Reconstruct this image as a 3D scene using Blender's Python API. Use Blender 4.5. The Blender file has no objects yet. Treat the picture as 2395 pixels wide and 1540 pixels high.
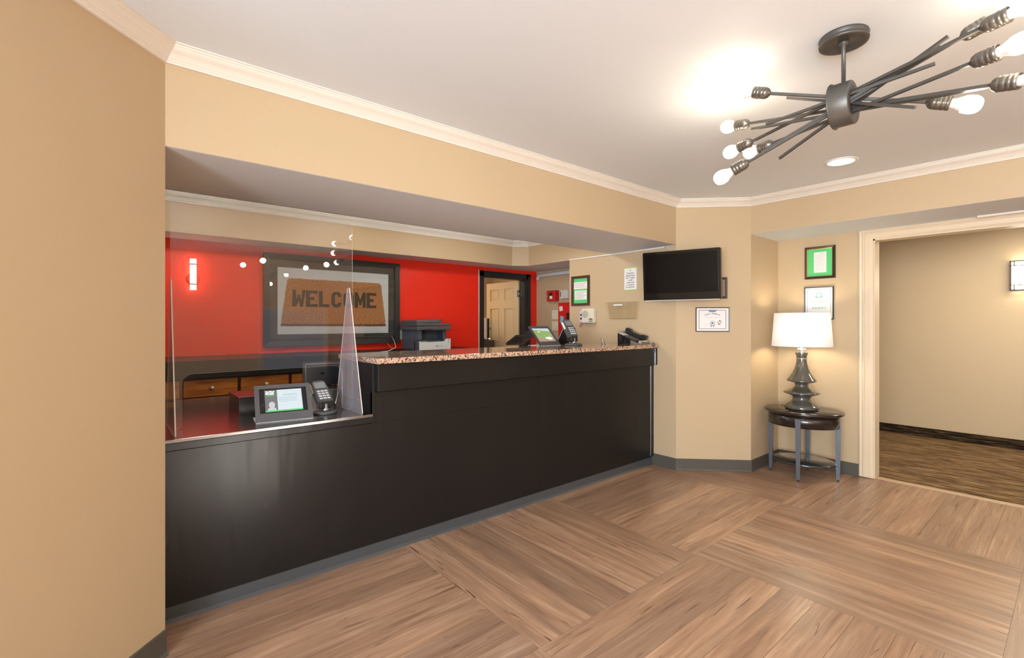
import bpy, bmesh, math, random
from math import pi, sin, cos, radians as rad
from mathutils import Vector as V, Matrix as M, Euler

random.seed(7)
SC = bpy.context.scene
COL = SC.collection

# ------------------------------------------------------------------ camera, light, exposure
cd = bpy.data.cameras.new('camera'); cam = bpy.data.objects.new('camera', cd); COL.objects.link(cam)
cam.location = (0, 0, 1.32)
cam.rotation_euler = (pi / 2, 0, rad(49.8115 - 90))
cd.sensor_width = 36.0
cd.lens = 1125.27 / 2395 * 36
cd.shift_y = -14.07 / 2395
cd.clip_start = 0.02
SC.camera = cam

SC.view_settings.view_transform = 'Standard'
SC.view_settings.look = 'None'
SC.view_settings.exposure = 0.0
SC.view_settings.gamma = 1.0
SC.view_settings.use_curve_mapping = False

W = bpy.data.worlds.new('daylight'); SC.world = W; W.use_nodes = True
W.node_tree.nodes['Background'].inputs[0].default_value = (0.75, 0.86, 1.0, 1)
W.node_tree.nodes['Background'].inputs[1].default_value = 0.7


def area(name, loc, direction, sx, sy, power, color):
    l = bpy.data.lights.new(name, 'AREA'); l.shape = 'RECTANGLE'; l.size = sx; l.size_y = sy
    l.energy = power; l.color = color
    o = bpy.data.objects.new(name, l); COL.objects.link(o); o.location = loc
    o.rotation_euler = V(direction).to_track_quat('-Z', 'Y').to_euler()
    return o


DAY = (0.80, 0.90, 1.0)
WARM = (1.0, 0.80, 0.55)
# daylight through the lobby windows behind the camera (openings in wall_street and wall_side)
area('window_daylight', (-2.95, -1.0, 1.35), (1, 0.12, 0.24), 2.4, 1.9, 430, DAY)
area('entrance_daylight', (-2.1, -2.95, 0.95), (0.1, 1, 0.25), 1.4, 1.6, 40, DAY)
sl = bpy.data.lights.new('sun', 'SUN'); sl.energy = 62; sl.angle = rad(0.6); sl.color = (1.0, 0.95, 0.88)
so = bpy.data.objects.new('sun', sl); COL.objects.link(so); so.rotation_euler = V((-0.4, 0.917, -0.37)).to_track_quat('-Z', 'Y').to_euler()
for lx, ly in ((1.6, -1.4), (2.3, -1.9), (1.5, -2.1), (2.4, -1.3)):     # added warm fill points behind the camera, no fixture modelled
    l = bpy.data.lights.new('lobby_fill', 'POINT'); l.energy = 9; l.color = (1.0, 0.76, 0.46); l.shadow_soft_size = 0.035
    o = bpy.data.objects.new('lobby_fill', l); COL.objects.link(o); o.location = (lx, ly, 2.15)
# flush corridor ceiling lamp (diffuser modelled below) and an added, unseen back room fill
area('corridor_ceiling_lamp', (6.1, 0.1, 2.33), (0, 0, -1), 0.5, 1.2, 34, (1.0, 0.86, 0.62))
area('back_room_fill', (3.6, 6.0, 2.28), (0, 0, -1), 0.4, 0.6, 12, (1.0, 0.84, 0.6))

SC.cycles.use_denoising = True
SC.cycles.max_bounces = 10
SC.cycles.transparent_max_bounces = 16
SC.cycles.sample_clamp_indirect = 6
SC.cycles.caustics_reflective = False
SC.cycles.caustics_refractive = False


# ------------------------------------------------------------------ materials
def lin(h):
    h = h.lstrip('#'); r = []
    for i in (0, 2, 4):
        c = int(h[i:i + 2], 16) / 255
        r.append(c / 12.92 if c <= 0.04045 else ((c + 0.055) / 1.055) ** 2.4)
    return (*r, 1)


def mat(name, col, rough=0.5, metal=0.0, spec=0.5, emit=None, es=0.0, coat=0.0):
    m = bpy.data.materials.new(name); m.use_nodes = True
    b = m.node_tree.nodes['Principled BSDF']
    b.inputs['Base Color'].default_value = lin(col) if isinstance(col, str) else (*col[:3], 1)
    b.inputs['Roughness'].default_value = rough
    b.inputs['Metallic'].default_value = metal
    b.inputs['Specular IOR Level'].default_value = spec
    b.inputs['Coat Weight'].default_value = coat
    if emit:
        b.inputs['Emission Color'].default_value = lin(emit) if isinstance(emit, str) else (*emit[:3], 1)
        b.inputs['Emission Strength'].default_value = es
    return m


def NT(m):
    t = m.node_tree
    return t, t.nodes, t.links, t.nodes['Principled BSDF']


def grain(m, scale=(60, 60, 60), strength=0.05, amount=0.06, detail=3, dist=0.002, coord='Object'):
    """fine relief plus a slight tonal mottle on a plain material"""
    t, n, l, b = NT(m)
    tc = n.new('ShaderNodeTexCoord'); mp = n.new('ShaderNodeMapping'); mp.inputs['Scale'].default_value = scale
    nz = n.new('ShaderNodeTexNoise'); nz.inputs['Scale'].default_value = 1; nz.inputs['Detail'].default_value = detail
    l.new(tc.outputs[coord], mp.inputs['Vector']); l.new(mp.outputs[0], nz.inputs['Vector'])
    bp = n.new('ShaderNodeBump'); bp.inputs['Strength'].default_value = strength; bp.inputs['Distance'].default_value = dist
    l.new(nz.outputs['Fac'], bp.inputs['Height']); l.new(bp.outputs[0], b.inputs['Normal'])
    c = b.inputs['Base Color'].default_value[:]
    mx = n.new('ShaderNodeMix'); mx.data_type = 'RGBA'
    mx.inputs['A'].default_value = [x * (1 - amount) for x in c[:3]] + [1]
    mx.inputs['B'].default_value = [min(1, x * (1 + amount)) for x in c[:3]] + [1]
    l.new(nz.outputs['Fac'], mx.inputs['Factor']); l.new(mx.outputs['Result'], b.inputs['Base Color'])
    return m


PAINT = grain(mat('beige_wall_paint', (0.535, 0.412, 0.262), 0.45, spec=0.35), (90, 90, 90), 0.10, 0.03)
RED = grain(mat('red_wall_paint', (0.82, 0.026, 0.010), 0.38, spec=0.4), (90, 90, 90), 0.08, 0.03)
CEIL = grain(mat('ceiling_paint', (0.73, 0.79, 0.85), 0.7, spec=0.3), (120, 120, 120), 0.05, 0.02)
CROWN = mat('cream_moulding_paint', (0.76, 0.71, 0.64), 0.4)
CROWNW = mat('white_moulding_paint', (0.82, 0.82, 0.79), 0.4)
CASING = mat('cream_casing_paint', (0.72, 0.60, 0.44), 0.35)
VINYL = grain(mat('grey_vinyl_base', (0.085, 0.078, 0.066), 0.42), (40, 40, 40), 0.04, 0.05)
KICK = grain(mat('grey_vinyl_kick', (0.060, 0.066, 0.072), 0.40), (40, 40, 40), 0.04, 0.05)
BLACKM = mat('black_metal', (0.018, 0.018, 0.02), 0.4)
BLACKP = mat('black_plastic', (0.014, 0.014, 0.016), 0.35)
BLACKG = mat('gloss_black', (0.006, 0.006, 0.007), 0.06)
DGREY = mat('dark_grey_plastic', (0.075, 0.078, 0.085), 0.45)
SLATE = mat('slate_grey_plastic', (0.085, 0.10, 0.13), 0.45)
MGREY = mat('mid_grey_plastic', (0.10, 0.10, 0.103), 0.45)
LGREY = mat('light_grey_plastic', (0.62, 0.65, 0.67), 0.45)
WHITE = mat('white_plastic', (0.80, 0.80, 0.78), 0.4)
IVORY = mat('ivory_plastic', (0.74, 0.69, 0.55), 0.4)
PAPER = mat('white_paper', (0.80, 0.80, 0.79), 0.7)
INK = mat('black_ink', (0.02, 0.02, 0.022), 0.6)
GINK = mat('grey_ink', (0.30, 0.30, 0.30), 0.7)
CHROME = mat('chrome', (0.75, 0.75, 0.76), 0.15, 1.0)
NICKEL = mat('brushed_nickel', (0.62, 0.60, 0.56), 0.32, 1.0)
BRONZE = mat('bronze_metal', (0.10, 0.095, 0.088), 0.42, 0.55)
SOCK = mat('socket_metal', (0.16, 0.145, 0.125), 0.36, 0.7)
GOLD = mat('gold_lip', (0.75, 0.52, 0.25), 0.3, 0.9)
DWOOD = grain(mat('dark_brown_frame', (0.035, 0.02, 0.013), 0.3), (10, 60, 60), 0.05, 0.2)
BWOOD = grain(mat('brown_frame', (0.075, 0.035, 0.022), 0.35), (10, 60, 60), 0.05, 0.2)
GREEN = mat('green_card', (0.10, 0.58, 0.19), 0.6)
LIME = mat('lime_card', (0.35, 0.62, 0.12), 0.6)
TEAL = mat('teal_ink', (0.12, 0.42, 0.36), 0.6)
BLUEI = mat('blue_ink', (0.16, 0.26, 0.38), 0.6)
MAUVE = mat('mauve_ink', (0.30, 0.23, 0.28), 0.6)
FIRE = mat('fire_red_enamel', (0.55, 0.008, 0.012), 0.35)
REDC = mat('red_enamel', (0.62, 0.006, 0.008), 0.45)
SKYB = mat('blue_note_paper', (0.22, 0.52, 0.75), 0.7)
PINK = mat('pink_strap', (0.55, 0.16, 0.36), 0.5)
LILAC = mat('lilac_plastic', (0.62, 0.55, 0.64), 0.5)
FINE = mat('black_fringe_felt', (0.02, 0.014, 0.012), 0.9)
CORDB = mat('black_cord', (0.012, 0.012, 0.012), 0.5)
CORDW = mat('white_cord', (0.75, 0.74, 0.72), 0.5)
ORANGE = mat('orange_cord', (0.75, 0.33, 0.06), 0.5)
STEELB = mat('daylight_tint_leg', (0.15, 0.18, 0.22), 0.25, 0.6)  # table legs, bluish daylight painted into the base colour
TABLEW = grain(mat('espresso_wood', (0.020, 0.013, 0.011), 0.2, coat=0.3), (6, 60, 60), 0.03, 0.25)
SHELFG = mat('grey_glass_shelf', (0.03, 0.033, 0.032), 0.06, coat=0.5)
LAMPG = mat('grey_glazed_ceramic', (0.085, 0.080, 0.066), 0.12, coat=0.6)
DOORP = grain(mat('cream_door_paint', (0.62, 0.50, 0.30), 0.4), (50, 50, 50), 0.04, 0.03)
CONDUIT = mat('white_conduit', (0.66, 0.68, 0.70), 0.35)
LENS = mat('lit_lens', (0.9, 0.9, 0.88), 0.5, emit=(1.0, 0.95, 0.86), es=4.0)
ODOME = mat('fill_dome_glass', (0.9, 0.9, 0.88), 0.4, emit=(1.0, 0.93, 0.80), es=44.0)
SCONCE = mat('lit_sconce_glass', (0.9, 0.85, 0.75), 0.4, emit=(1.0, 0.78, 0.50), es=9.0)
HSCONCE = mat('lit_corridor_glass', (0.9, 0.88, 0.82), 0.4, emit=(1.0, 0.88, 0.68), es=9)
BULB = mat('lit_bulb', (1, 1, 1), 0.4, emit=(1.0, 0.84, 0.62), es=42.0)
BULBW = mat('bulb_collar', (0.85, 0.84, 0.80), 0.35)
SHADE = mat('white_lamp_shade', (0.86, 0.85, 0.82), 0.8, emit=(1.0, 0.94, 0.86), es=0.42)
SCRW = mat('lit_screen_white', (0.3, 0.35, 0.37), 0.15, emit=(0.50, 0.60, 0.66), es=0.72)
SCRD = mat('lit_screen_grey', (0.08, 0.08, 0.085), 0.15, emit=(0.14, 0.14, 0.15), es=0.7)
SCRG = mat('lit_screen_green', (0.05, 0.3, 0.1), 0.2, emit=(0.10, 0.50, 0.17), es=0.7)
SCRK = mat('lit_screen_portrait', (0.3, 0.33, 0.34), 0.2, emit=(0.38, 0.42, 0.44), es=0.7)
SCRW2 = mat('lit_screen_text_white', (0.8, 0.8, 0.8), 0.2, emit=(0.9, 0.9, 0.9), es=0.7)
SCRT = mat('lit_screen_text_teal', (0.15, 0.26, 0.27), 0.2, emit=(0.2, 0.33, 0.35), es=0.6)


def desk_black():
    m = mat('black_laminate', (0.0070, 0.0068, 0.0078), 0.32, spec=0.33)
    t, n, l, b = NT(m)
    tc = n.new('ShaderNodeTexCoord'); mp = n.new('ShaderNodeMapping'); mp.inputs['Scale'].default_value = (14, 14, 1.3)
    nz = n.new('ShaderNodeTexNoise'); nz.inputs['Scale'].default_value = 2; nz.inputs['Detail'].default_value = 4
    l.new(tc.outputs['Object'], mp.inputs['Vector']); l.new(mp.outputs[0], nz.inputs['Vector'])
    mr = n.new('ShaderNodeMapRange'); mr.inputs['From Min'].default_value = 0.3; mr.inputs['From Max'].default_value = 0.75
    mr.inputs['To Min'].default_value = 0.30; mr.inputs['To Max'].default_value = 0.44
    l.new(nz.outputs['Fac'], mr.inputs['Value']); l.new(mr.outputs[0], b.inputs['Roughness'])
    # thin pale scratches
    vs = n.new('ShaderNodeTexNoise'); vs.inputs['Scale'].default_value = 9; vs.inputs['Detail'].default_value = 1
    mp2 = n.new('ShaderNodeMapping'); mp2.inputs['Scale'].default_value = (5, 1, 1.2); mp2.inputs['Rotation'].default_value = (0, rad(14), 0)
    l.new(tc.outputs['Object'], mp2.inputs['Vector']); l.new(mp2.outputs[0], vs.inputs['Vector'])
    r2 = n.new('ShaderNodeValToRGB'); r2.color_ramp.elements[0].position = 0.76; r2.color_ramp.elements[1].position = 0.80
    r2.color_ramp.elements[0].color = (0.0095, 0.0090, 0.0092, 1); r2.color_ramp.elements[1].color = (0.022, 0.021, 0.021, 1)
    l.new(vs.outputs['Fac'], r2.inputs[0]); l.new(r2.outputs[0], b.inputs['Base Color'])
    return m


DESK = desk_black()
FASCIA = mat('black_fascia_laminate', (0.010, 0.0097, 0.0098), 0.28, spec=0.38)
GLOSSTOP = mat('black_gloss_worktop', (0.030, 0.029, 0.032), 0.22, spec=1.0, coat=1.0)
GLOSSTOP.node_tree.nodes['Principled BSDF'].inputs['Coat Roughness'].default_value = 0.19
GLOSSTOP.node_tree.nodes['Principled BSDF'].inputs['Coat IOR'].default_value = 2.5


def granite():
    m = mat('speckled_granite', (0.5, 0.3, 0.2), 0.07, coat=0.4)
    t, n, l, b = NT(m)
    tc = n.new('ShaderNodeTexCoord')
    vo = n.new('ShaderNodeTexVoronoi'); vo.inputs['Scale'].default_value = 150
    nz = n.new('ShaderNodeTexNoise'); nz.inputs['Scale'].default_value = 105; nz.inputs['Detail'].default_value = 3
    l.new(tc.outputs['Object'], vo.inputs['Vector']); l.new(tc.outputs['Object'], nz.inputs['Vector'])
    r1 = n.new('ShaderNodeValToRGB'); e = r1.color_ramp.elements
    e[0].position = 0.0; e[0].color = (0.50, 0.27, 0.17, 1); e[1].position = 1.0; e[1].color = (0.70, 0.47, 0.33, 1)
    for p, c in ((0.3, (0.62, 0.42, 0.30)), (0.55, (0.36, 0.19, 0.11)), (0.75, (0.66, 0.52, 0.42))):
        x = r1.color_ramp.elements.new(p); x.color = (*c, 1)
    sx = n.new('ShaderNodeSeparateColor'); l.new(vo.outputs['Color'], sx.inputs[0]); l.new(sx.outputs[0], r1.inputs[0])
    r2 = n.new('ShaderNodeValToRGB'); r2.color_ramp.elements[0].position = 0.53; r2.color_ramp.elements[1].position = 0.60
    l.new(nz.outputs['Fac'], r2.inputs[0])
    mx = n.new('ShaderNodeMix'); mx.data_type = 'RGBA'; l.new(r2.outputs[0], mx.inputs['Factor'])
    l.new(r1.outputs[0], mx.inputs['A']); mx.inputs['B'].default_value = (0.035, 0.025, 0.022, 1)
    l.new(mx.outputs['Result'], b.inputs['Base Color'])
    return m


GRANITE = granite()


def plank_wood():
    m = mat('vinyl_plank_wood', (0.4, 0.22, 0.13), 0.31, spec=0.5)
    t, n, l, b = NT(m)
    tc = n.new('ShaderNodeTexCoord'); oi = n.new('ShaderNodeObjectInfo')
    off = n.new('ShaderNodeVectorMath'); off.operation = 'SCALE'; off.inputs[0].default_value = (37, 91, 13)
    l.new(oi.outputs['Random'], off.inputs['Scale'])
    ad = n.new('ShaderNodeVectorMath'); l.new(tc.outputs['Object'], ad.inputs[0]); l.new(off.outputs[0], ad.inputs[1])

    def noise(sc, scale, det, dis=0.0, rough=0.5):
        mp = n.new('ShaderNodeMapping'); mp.inputs['Scale'].default_value = sc
        z = n.new('ShaderNodeTexNoise'); z.inputs['Scale'].default_value = scale; z.inputs['Detail'].default_value = det
        z.inputs['Distortion'].default_value = dis; z.inputs['Roughness'].default_value = rough
        l.new(ad.outputs[0], mp.inputs['Vector']); l.new(mp.outputs[0], z.inputs['Vector'])
        return z
    g1 = noise((0.62, 9, 1), 1.7, 5, 0.9, 0.62)
    g2 = noise((3.5, 70, 1), 1.0, 4, 0.5)
    g3 = noise((1.3, 7, 1), 1.0, 2, 0.8)
    g4 = noise((3.2, 42, 1), 1.0, 3, 1.2)
    r = n.new('ShaderNodeValToRGB'); e = r.color_ramp.elements
    e[0].position = 0.30; e[0].color = (0.165, 0.092, 0.058, 1)
    e[1].position = 0.72; e[1].color = (0.63, 0.455, 0.330, 1)
    x = e.new(0.43); x.color = (0.325, 0.196, 0.127, 1)
    x = e.new(0.56); x.color = (0.435, 0.278, 0.184, 1)
    mixv = n.new('ShaderNodeMath'); mixv.operation = 'MULTIPLY_ADD'; mixv.inputs[1].default_value = 0.34; 
    l.new(g2.outputs['Fac'], mixv.inputs[0])
    m2 = n.new('ShaderNodeMath'); m2.operation = 'MULTIPLY'; m2.inputs[1].default_value = 0.66
    l.new(g1.outputs['Fac'], m2.inputs[0]); l.new(m2.outputs[0], mixv.inputs[2])
    l.new(mixv.outputs[0], r.inputs[0])
    # per plank tone
    r2 = n.new('ShaderNodeValToRGB'); e = r2.color_ramp.elements; r2.color_ramp.interpolation = 'LINEAR'
    e[0].color = (0.80, 0.79, 0.80, 1); e[1].color = (1.20, 1.18, 1.15, 1)
    x = e.new(0.5); x.color = (0.99, 0.96, 0.93, 1)
    l.new(oi.outputs['Random'], r2.inputs[0])
    mu = n.new('ShaderNodeMix'); mu.data_type = 'RGBA'; mu.blend_type = 'MULTIPLY'; mu.inputs['Factor'].default_value = 1
    l.new(r.outputs[0], mu.inputs['A']); l.new(r2.outputs[0], mu.inputs['B'])
    # greyish broad patches
    r3 = n.new('ShaderNodeValToRGB'); r3.color_ramp.elements[0].position = 0.45; r3.color_ramp.elements[1].position = 0.75
    r3.color_ramp.elements[1].color = (0.55, 0.55, 0.55, 1)
    l.new(g3.outputs['Fac'], r3.inputs[0])
    gx = n.new('ShaderNodeMix'); gx.data_type = 'RGBA'; l.new(r3.outputs[0], gx.inputs['Factor'])
    l.new(mu.outputs['Result'], gx.inputs['A']); gx.inputs['B'].default_value = (0.25, 0.165, 0.115, 1)
    # dark hairline cracks and knots
    r4 = n.new('ShaderNodeValToRGB'); r4.color_ramp.elements[0].position = 0.64; r4.color_ramp.elements[1].position = 0.72
    l.new(g4.outputs['Fac'], r4.inputs[0])
    kx = n.new('ShaderNodeMix'); kx.data_type = 'RGBA'; l.new(r4.outputs[0], kx.inputs['Factor'])
    l.new(gx.outputs['Result'], kx.inputs['A']); kx.inputs['B'].default_value = (0.15, 0.08, 0.05, 1)
    l.new(kx.outputs['Result'], b.inputs['Base Color'])
    bp = n.new('ShaderNodeBump'); bp.inputs['Strength'].default_value = 0.12; bp.inputs['Distance'].default_value = 0.001
    l.new(g2.outputs['Fac'], bp.inputs['Height']); l.new(bp.outputs[0], b.inputs['Normal'])
    return m


PLANK = plank_wood()


def wood(name, dark, light, sc):
    m = mat(name, light, 0.3, coat=0.25)
    t, n, l, b = NT(m)
    tc = n.new('ShaderNodeTexCoord'); mp = n.new('ShaderNodeMapping'); mp.inputs['Scale'].default_value = sc
    z = n.new('ShaderNodeTexNoise'); z.inputs['Scale'].default_value = 1; z.inputs['Detail'].default_value = 5
    l.new(tc.outputs['Object'], mp.inputs['Vector']); l.new(mp.outputs[0], z.inputs['Vector'])
    r = n.new('ShaderNodeValToRGB'); r.color_ramp.elements[0].position = 0.3; r.color_ramp.elements[1].position = 0.7
    r.color_ramp.elements[0].color = (*dark, 1); r.color_ramp.elements[1].color = (*light, 1)
    l.new(z.outputs['Fac'], r.inputs[0]); l.new(r.outputs[0], b.inputs['Base Color'])
    return m


CHERRY = wood('cherry_drawer_wood', (0.26, 0.075, 0.014), (0.50, 0.175, 0.035), (5, 30, 40))
CHERRYD = wood('dark_cherry_wood', (0.07, 0.018, 0.006), (0.15, 0.042, 0.012), (5, 30, 40))


def carpet(name, cols, sy):
    m = mat(name, (0.2, 0.12, 0.05), 0.95, spec=0.1)
    t, n, l, b = NT(m)
    tc = n.new('ShaderNodeTexCoord')
    mp = n.new('ShaderNodeMapping'); mp.inputs['Scale'].default_value = (sy, 4.5, sy)
    z = n.new('ShaderNodeTexNoise'); z.inputs['Scale'].default_value = 1; z.inputs['Detail'].default_value = 3; z.inputs['Roughness'].default_value = 0.7
    l.new(tc.outputs['Object'], mp.inputs['Vector']); l.new(mp.outputs[0], z.inputs['Vector'])
    r = n.new('ShaderNodeValToRGB'); e = r.color_ramp.elements
    e[0].position = 0.34; e[0].color = (*cols[0], 1); e[1].position = 0.66; e[1].color = (*cols[2], 1)
    x = e.new(0.5); x.color = (*cols[1], 1)
    l.new(z.outputs['Fac'], r.inputs[0]); l.new(r.outputs[0], b.inputs['Base Color'])
    f = n.new('ShaderNodeTexNoise'); f.inputs['Scale'].default_value = 260
    l.new(tc.outputs['Object'], f.inputs['Vector'])
    bp = n.new('ShaderNodeBump'); bp.inputs['Strength'].default_value = 0.5; bp.inputs['Distance'].default_value = 0.004
    l.new(f.outputs['Fac'], bp.inputs['Height']); l.new(bp.outputs[0], b.inputs['Normal'])
    return m


CARPET = carpet('brown_striped_carpet', ((0.030, 0.016, 0.009), (0.17, 0.105, 0.056), (0.42, 0.285, 0.155)), 70)
CARPETB = carpet('dark_striped_carpet', ((0.010, 0.007, 0.005), (0.03, 0.020, 0.012), (0.12, 0.075, 0.035)), 60)


def coir():
    m = mat('coir_mat_print', (0.42, 0.17, 0.05), 0.9)
    t, n, l, b = NT(m)
    tc = n.new('ShaderNodeTexCoord'); mp = n.new('ShaderNodeMapping'); mp.inputs['Scale'].default_value = (60, 110, 1)
    z = n.new('ShaderNodeTexNoise'); z.inputs['Scale'].default_value = 1; z.inputs['Detail'].default_value = 5
    l.new(tc.outputs['Object'], mp.inputs['Vector']); l.new(mp.outputs[0], z.inputs['Vector'])
    r = n.new('ShaderNodeValToRGB'); r.color_ramp.elements[0].position = 0.3; r.color_ramp.elements[1].position = 0.72
    r.color_ramp.elements[0].color = (0.26, 0.085, 0.02, 1); r.color_ramp.elements[1].color = (0.56, 0.25, 0.075, 1)
    l.new(z.outputs['Fac'], r.inputs[0]); l.new(r.outputs[0], b.inputs['Base Color'])
    return m


COIR = coir()
PRINTW = mat('pale_blue_print', (0.60, 0.66, 0.69), 0.6)


def clear(name, tint, ior=1.49, haze=0.0):
    m = bpy.data.materials.new(name); m.use_nodes = True
    t = m.node_tree; n = t.nodes; l = t.links; n.clear()
    out = n.new('ShaderNodeOutputMaterial'); tr = n.new('ShaderNodeBsdfTransparent'); gl = n.new('ShaderNodeBsdfGlossy')
    gl.inputs['Roughness'].default_value = 0.0
    tr.inputs[0].default_value = (*tint, 1)
    ge = n.new('ShaderNodeNewGeometry'); dt = n.new('ShaderNodeVectorMath'); dt.operation = 'DOT_PRODUCT'
    l.new(ge.outputs['Incoming'], dt.inputs[0]); l.new(ge.outputs['Normal'], dt.inputs[1])
    ab = n.new('ShaderNodeMath'); ab.operation = 'ABSOLUTE'; l.new(dt.outputs['Value'], ab.inputs[0])
    om = n.new('ShaderNodeMath'); om.operation = 'SUBTRACT'; om.inputs[0].default_value = 1; l.new(ab.outputs[0], om.inputs[1])
    pw = n.new('ShaderNodeMath'); pw.operation = 'POWER'; pw.inputs[1].default_value = 5; l.new(om.outputs[0], pw.inputs[0])
    r0 = ((ior - 1) / (ior + 1)) ** 2
    fr = n.new('ShaderNodeMath'); fr.operation = 'MULTIPLY_ADD'; fr.inputs[1].default_value = 1 - r0; fr.inputs[2].default_value = r0; l.new(pw.outputs[0], fr.inputs[0])
    mx = n.new('ShaderNodeMixShader'); l.new(fr.outputs[0], mx.inputs[0]); l.new(tr.outputs[0], mx.inputs[1]); l.new(gl.outputs[0], mx.inputs[2])
    last = mx
    if haze:
        df = n.new('ShaderNodeBsdfDiffuse'); df.inputs[0].default_value = (0.8, 0.76, 0.80, 1)  # pale diffuse share stands in for reflected haze
        m2 = n.new('ShaderNodeMixShader'); m2.inputs[0].default_value = haze
        l.new(mx.outputs[0], m2.inputs[1]); l.new(df.outputs[0], m2.inputs[2]); last = m2
    l.new(last.outputs[0], out.inputs[0])
    return m


ACRYL = clear('clear_acrylic', (0.97, 0.96, 0.97), 1.49, 0.008)
ACRYLF = clear('reflection_haze_acrylic', (0.93, 0.90, 0.93), 1.49, 0.16)  # fin tint and haze painted in for grazing reflections
ACRYLB = clear('smoky_acrylic', (0.985, 0.98, 0.965), 1.40, 0.0)
GLASS = clear('picture_glass', (0.97, 0.97, 0.97), 1.5)
EDGE = mat('painted_glow_edge', (0.78, 0.72, 0.64), 0.3)  # edge glow of the acrylic painted as a pale cream


# ------------------------------------------------------------------ mesh helpers
class MB:
    def __init__(s):
        s.bm = bmesh.new(); s.mi = 0

    def _add(s, verts, faces, T=None):
        vs = [s.bm.verts.new((T @ V(v)) if T else V(v)) for v in verts]
        out = []
        for f in faces:
            try:
                fc = s.bm.faces.new([vs[i] for i in f]); fc.material_index = s.mi; out.append(fc)
            except ValueError:
                pass
        return out

    def box(s, a, b, T=None, bev=0.0, seg=2):
        x0, y0, z0 = [min(p, q) for p, q in zip(a, b)]; x1, y1, z1 = [max(p, q) for p, q in zip(a, b)]
        fs = s._add([(x0, y0, z0), (x1, y0, z0), (x1, y1, z0), (x0, y1, z0), (x0, y0, z1), (x1, y0, z1), (x1, y1, z1), (x0, y1, z1)],
                    [(3, 2, 1, 0), (4, 5, 6, 7), (0, 1, 5, 4), (1, 2, 6, 5), (2, 3, 7, 6), (3, 0, 4, 7)], T)
        if bev:
            es = list({e for f in fs for e in f.edges})
            bmesh.ops.bevel(s.bm, geom=es, offset=bev, segments=seg, affect='EDGES', profile=0.5, material=-1)
        return s

    def lathe(s, prof, seg=32, T=None, sx=1.0, sy=1.0, mats=None, caps=True):
        """profile [(r,z)...] about local z"""
        prof = list(prof)
        if caps == 'ring': prof.append(prof[0])
        if prof[0] == prof[-1]: caps = False
        vs = []; fs = []
        for r, z in prof:
            for k in range(seg):
                a = 2 * pi * k / seg; vs.append((r * cos(a) * sx, r * sin(a) * sy, z))
        bv = [s.bm.verts.new((T @ V(v)) if T else V(v)) for v in vs]
        for i in range(len(prof) - 1):
            for k in range(seg):
                q = [bv[i * seg + k], bv[i * seg + (k + 1) % seg], bv[(i + 1) * seg + (k + 1) % seg], bv[(i + 1) * seg + k]]
                try:
                    f = s.bm.faces.new(q); f.smooth = True; f.material_index = mats[i] if mats else s.mi
                except ValueError:
                    pass
        for idx, rev in ((0, True), (len(prof) - 1, False)) if caps is True else ():
            if prof[idx][0] > 1e-6:
                ring = [bv[idx * seg + k] for k in range(seg)]
                if rev: ring = ring[::-1]
                f = s.bm.faces.new(ring); f.material_index = (mats[min(idx, len(mats) - 1)] if mats else s.mi)
        return s

    def prism(s, poly, h0, h1, T=None, side=None):
        """2-D polygon (ccw) extruded along local z"""
        n = len(poly)
        bv = [s.bm.verts.new((T @ V((x, y, z))) if T else V((x, y, z))) for z in (h0, h1) for x, y in poly]
        f = s.bm.faces.new(bv[:n][::-1]); f.material_index = s.mi
        f = s.bm.faces.new(bv[n:]); f.material_index = s.mi
        for i in range(n):
            j = (i + 1) % n
            f = s.bm.faces.new([bv[i], bv[j], bv[n + j], bv[n + i]]); f.material_index = s.mi if side is None else side
        return s

    def tube(s, pts, r, seg=8, square=False):
        pts = [V(p) for p in pts]; rings = []
        up = V((0, 0, 1))
        for i, p in enumerate(pts):
            d = (pts[min(i + 1, len(pts) - 1)] - pts[max(i - 1, 0)]).normalized()
            a = d.cross(up)
            if a.length < 1e-3: a = d.cross(V((0, 1, 0)))
            a.normalize(); b = d.cross(a).normalized()
            ring = []
            for k in range(seg):
                t = 2 * pi * (k + (0.5 if square else 0)) / seg
                ring.append(s.bm.verts.new(p + (a * cos(t) + b * sin(t)) * r))
            rings.append(ring)
        for q, w in zip(rings, rings[1:]):
            for k in range(seg):
                f = s.bm.faces.new([q[k], w[k], w[(k + 1) % seg], q[(k + 1) % seg]]); f.smooth = not square; f.material_index = s.mi
        f = s.bm.faces.new(rings[0]); f.material_index = s.mi
        f = s.bm.faces.new(rings[-1][::-1]); f.material_index = s.mi
        return s

    def done(s, name, mats, parent=None, T=None, smooth=False):
        bmesh.ops.recalc_face_normals(s.bm, faces=s.bm.faces)
        me = bpy.data.meshes.new(name); s.bm.to_mesh(me); s.bm.free()
        for m in (mats if isinstance(mats, (list, tuple)) else [mats]): me.materials.append(m)
        if smooth:
            for p in me.polygons: p.use_smooth = True
        o = bpy.data.objects.new(name, me); COL.objects.link(o)
        if parent: o.parent = parent
        if T is not None: o.matrix_local = T
        return o


def tag(o, label=None, cat=None, group=None, kind=None):
    if label: o['label'] = label
    if cat: o['category'] = cat
    if group: o['group'] = group
    if kind: o['kind'] = kind
    return o


def thing(name, label, cat, T=None, group=None):
    o = bpy.data.objects.new(name, None); o.empty_display_size = 0.05; COL.objects.link(o)
    if T is not None: o.matrix_world = T if isinstance(T, M) else M.Translation(V(T))
    return tag(o, label, cat, group)


def struct(name, mb, m, label=None, parent=None):
    o = mb.done(name, m, parent); o['kind'] = 'structure'
    if label: o['label'] = label
    return o


def frame_on(origin, n):
    """local x = to the right as seen from the room, y = up, z = out of the wall"""
    n = V(n).normalized(); up = V((0, 0, 1)); x = up.cross(n).normalized()
    R = M((x, up, n)).transposed().to_4x4()
    return M.Translation(V(origin)) @ R


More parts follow.
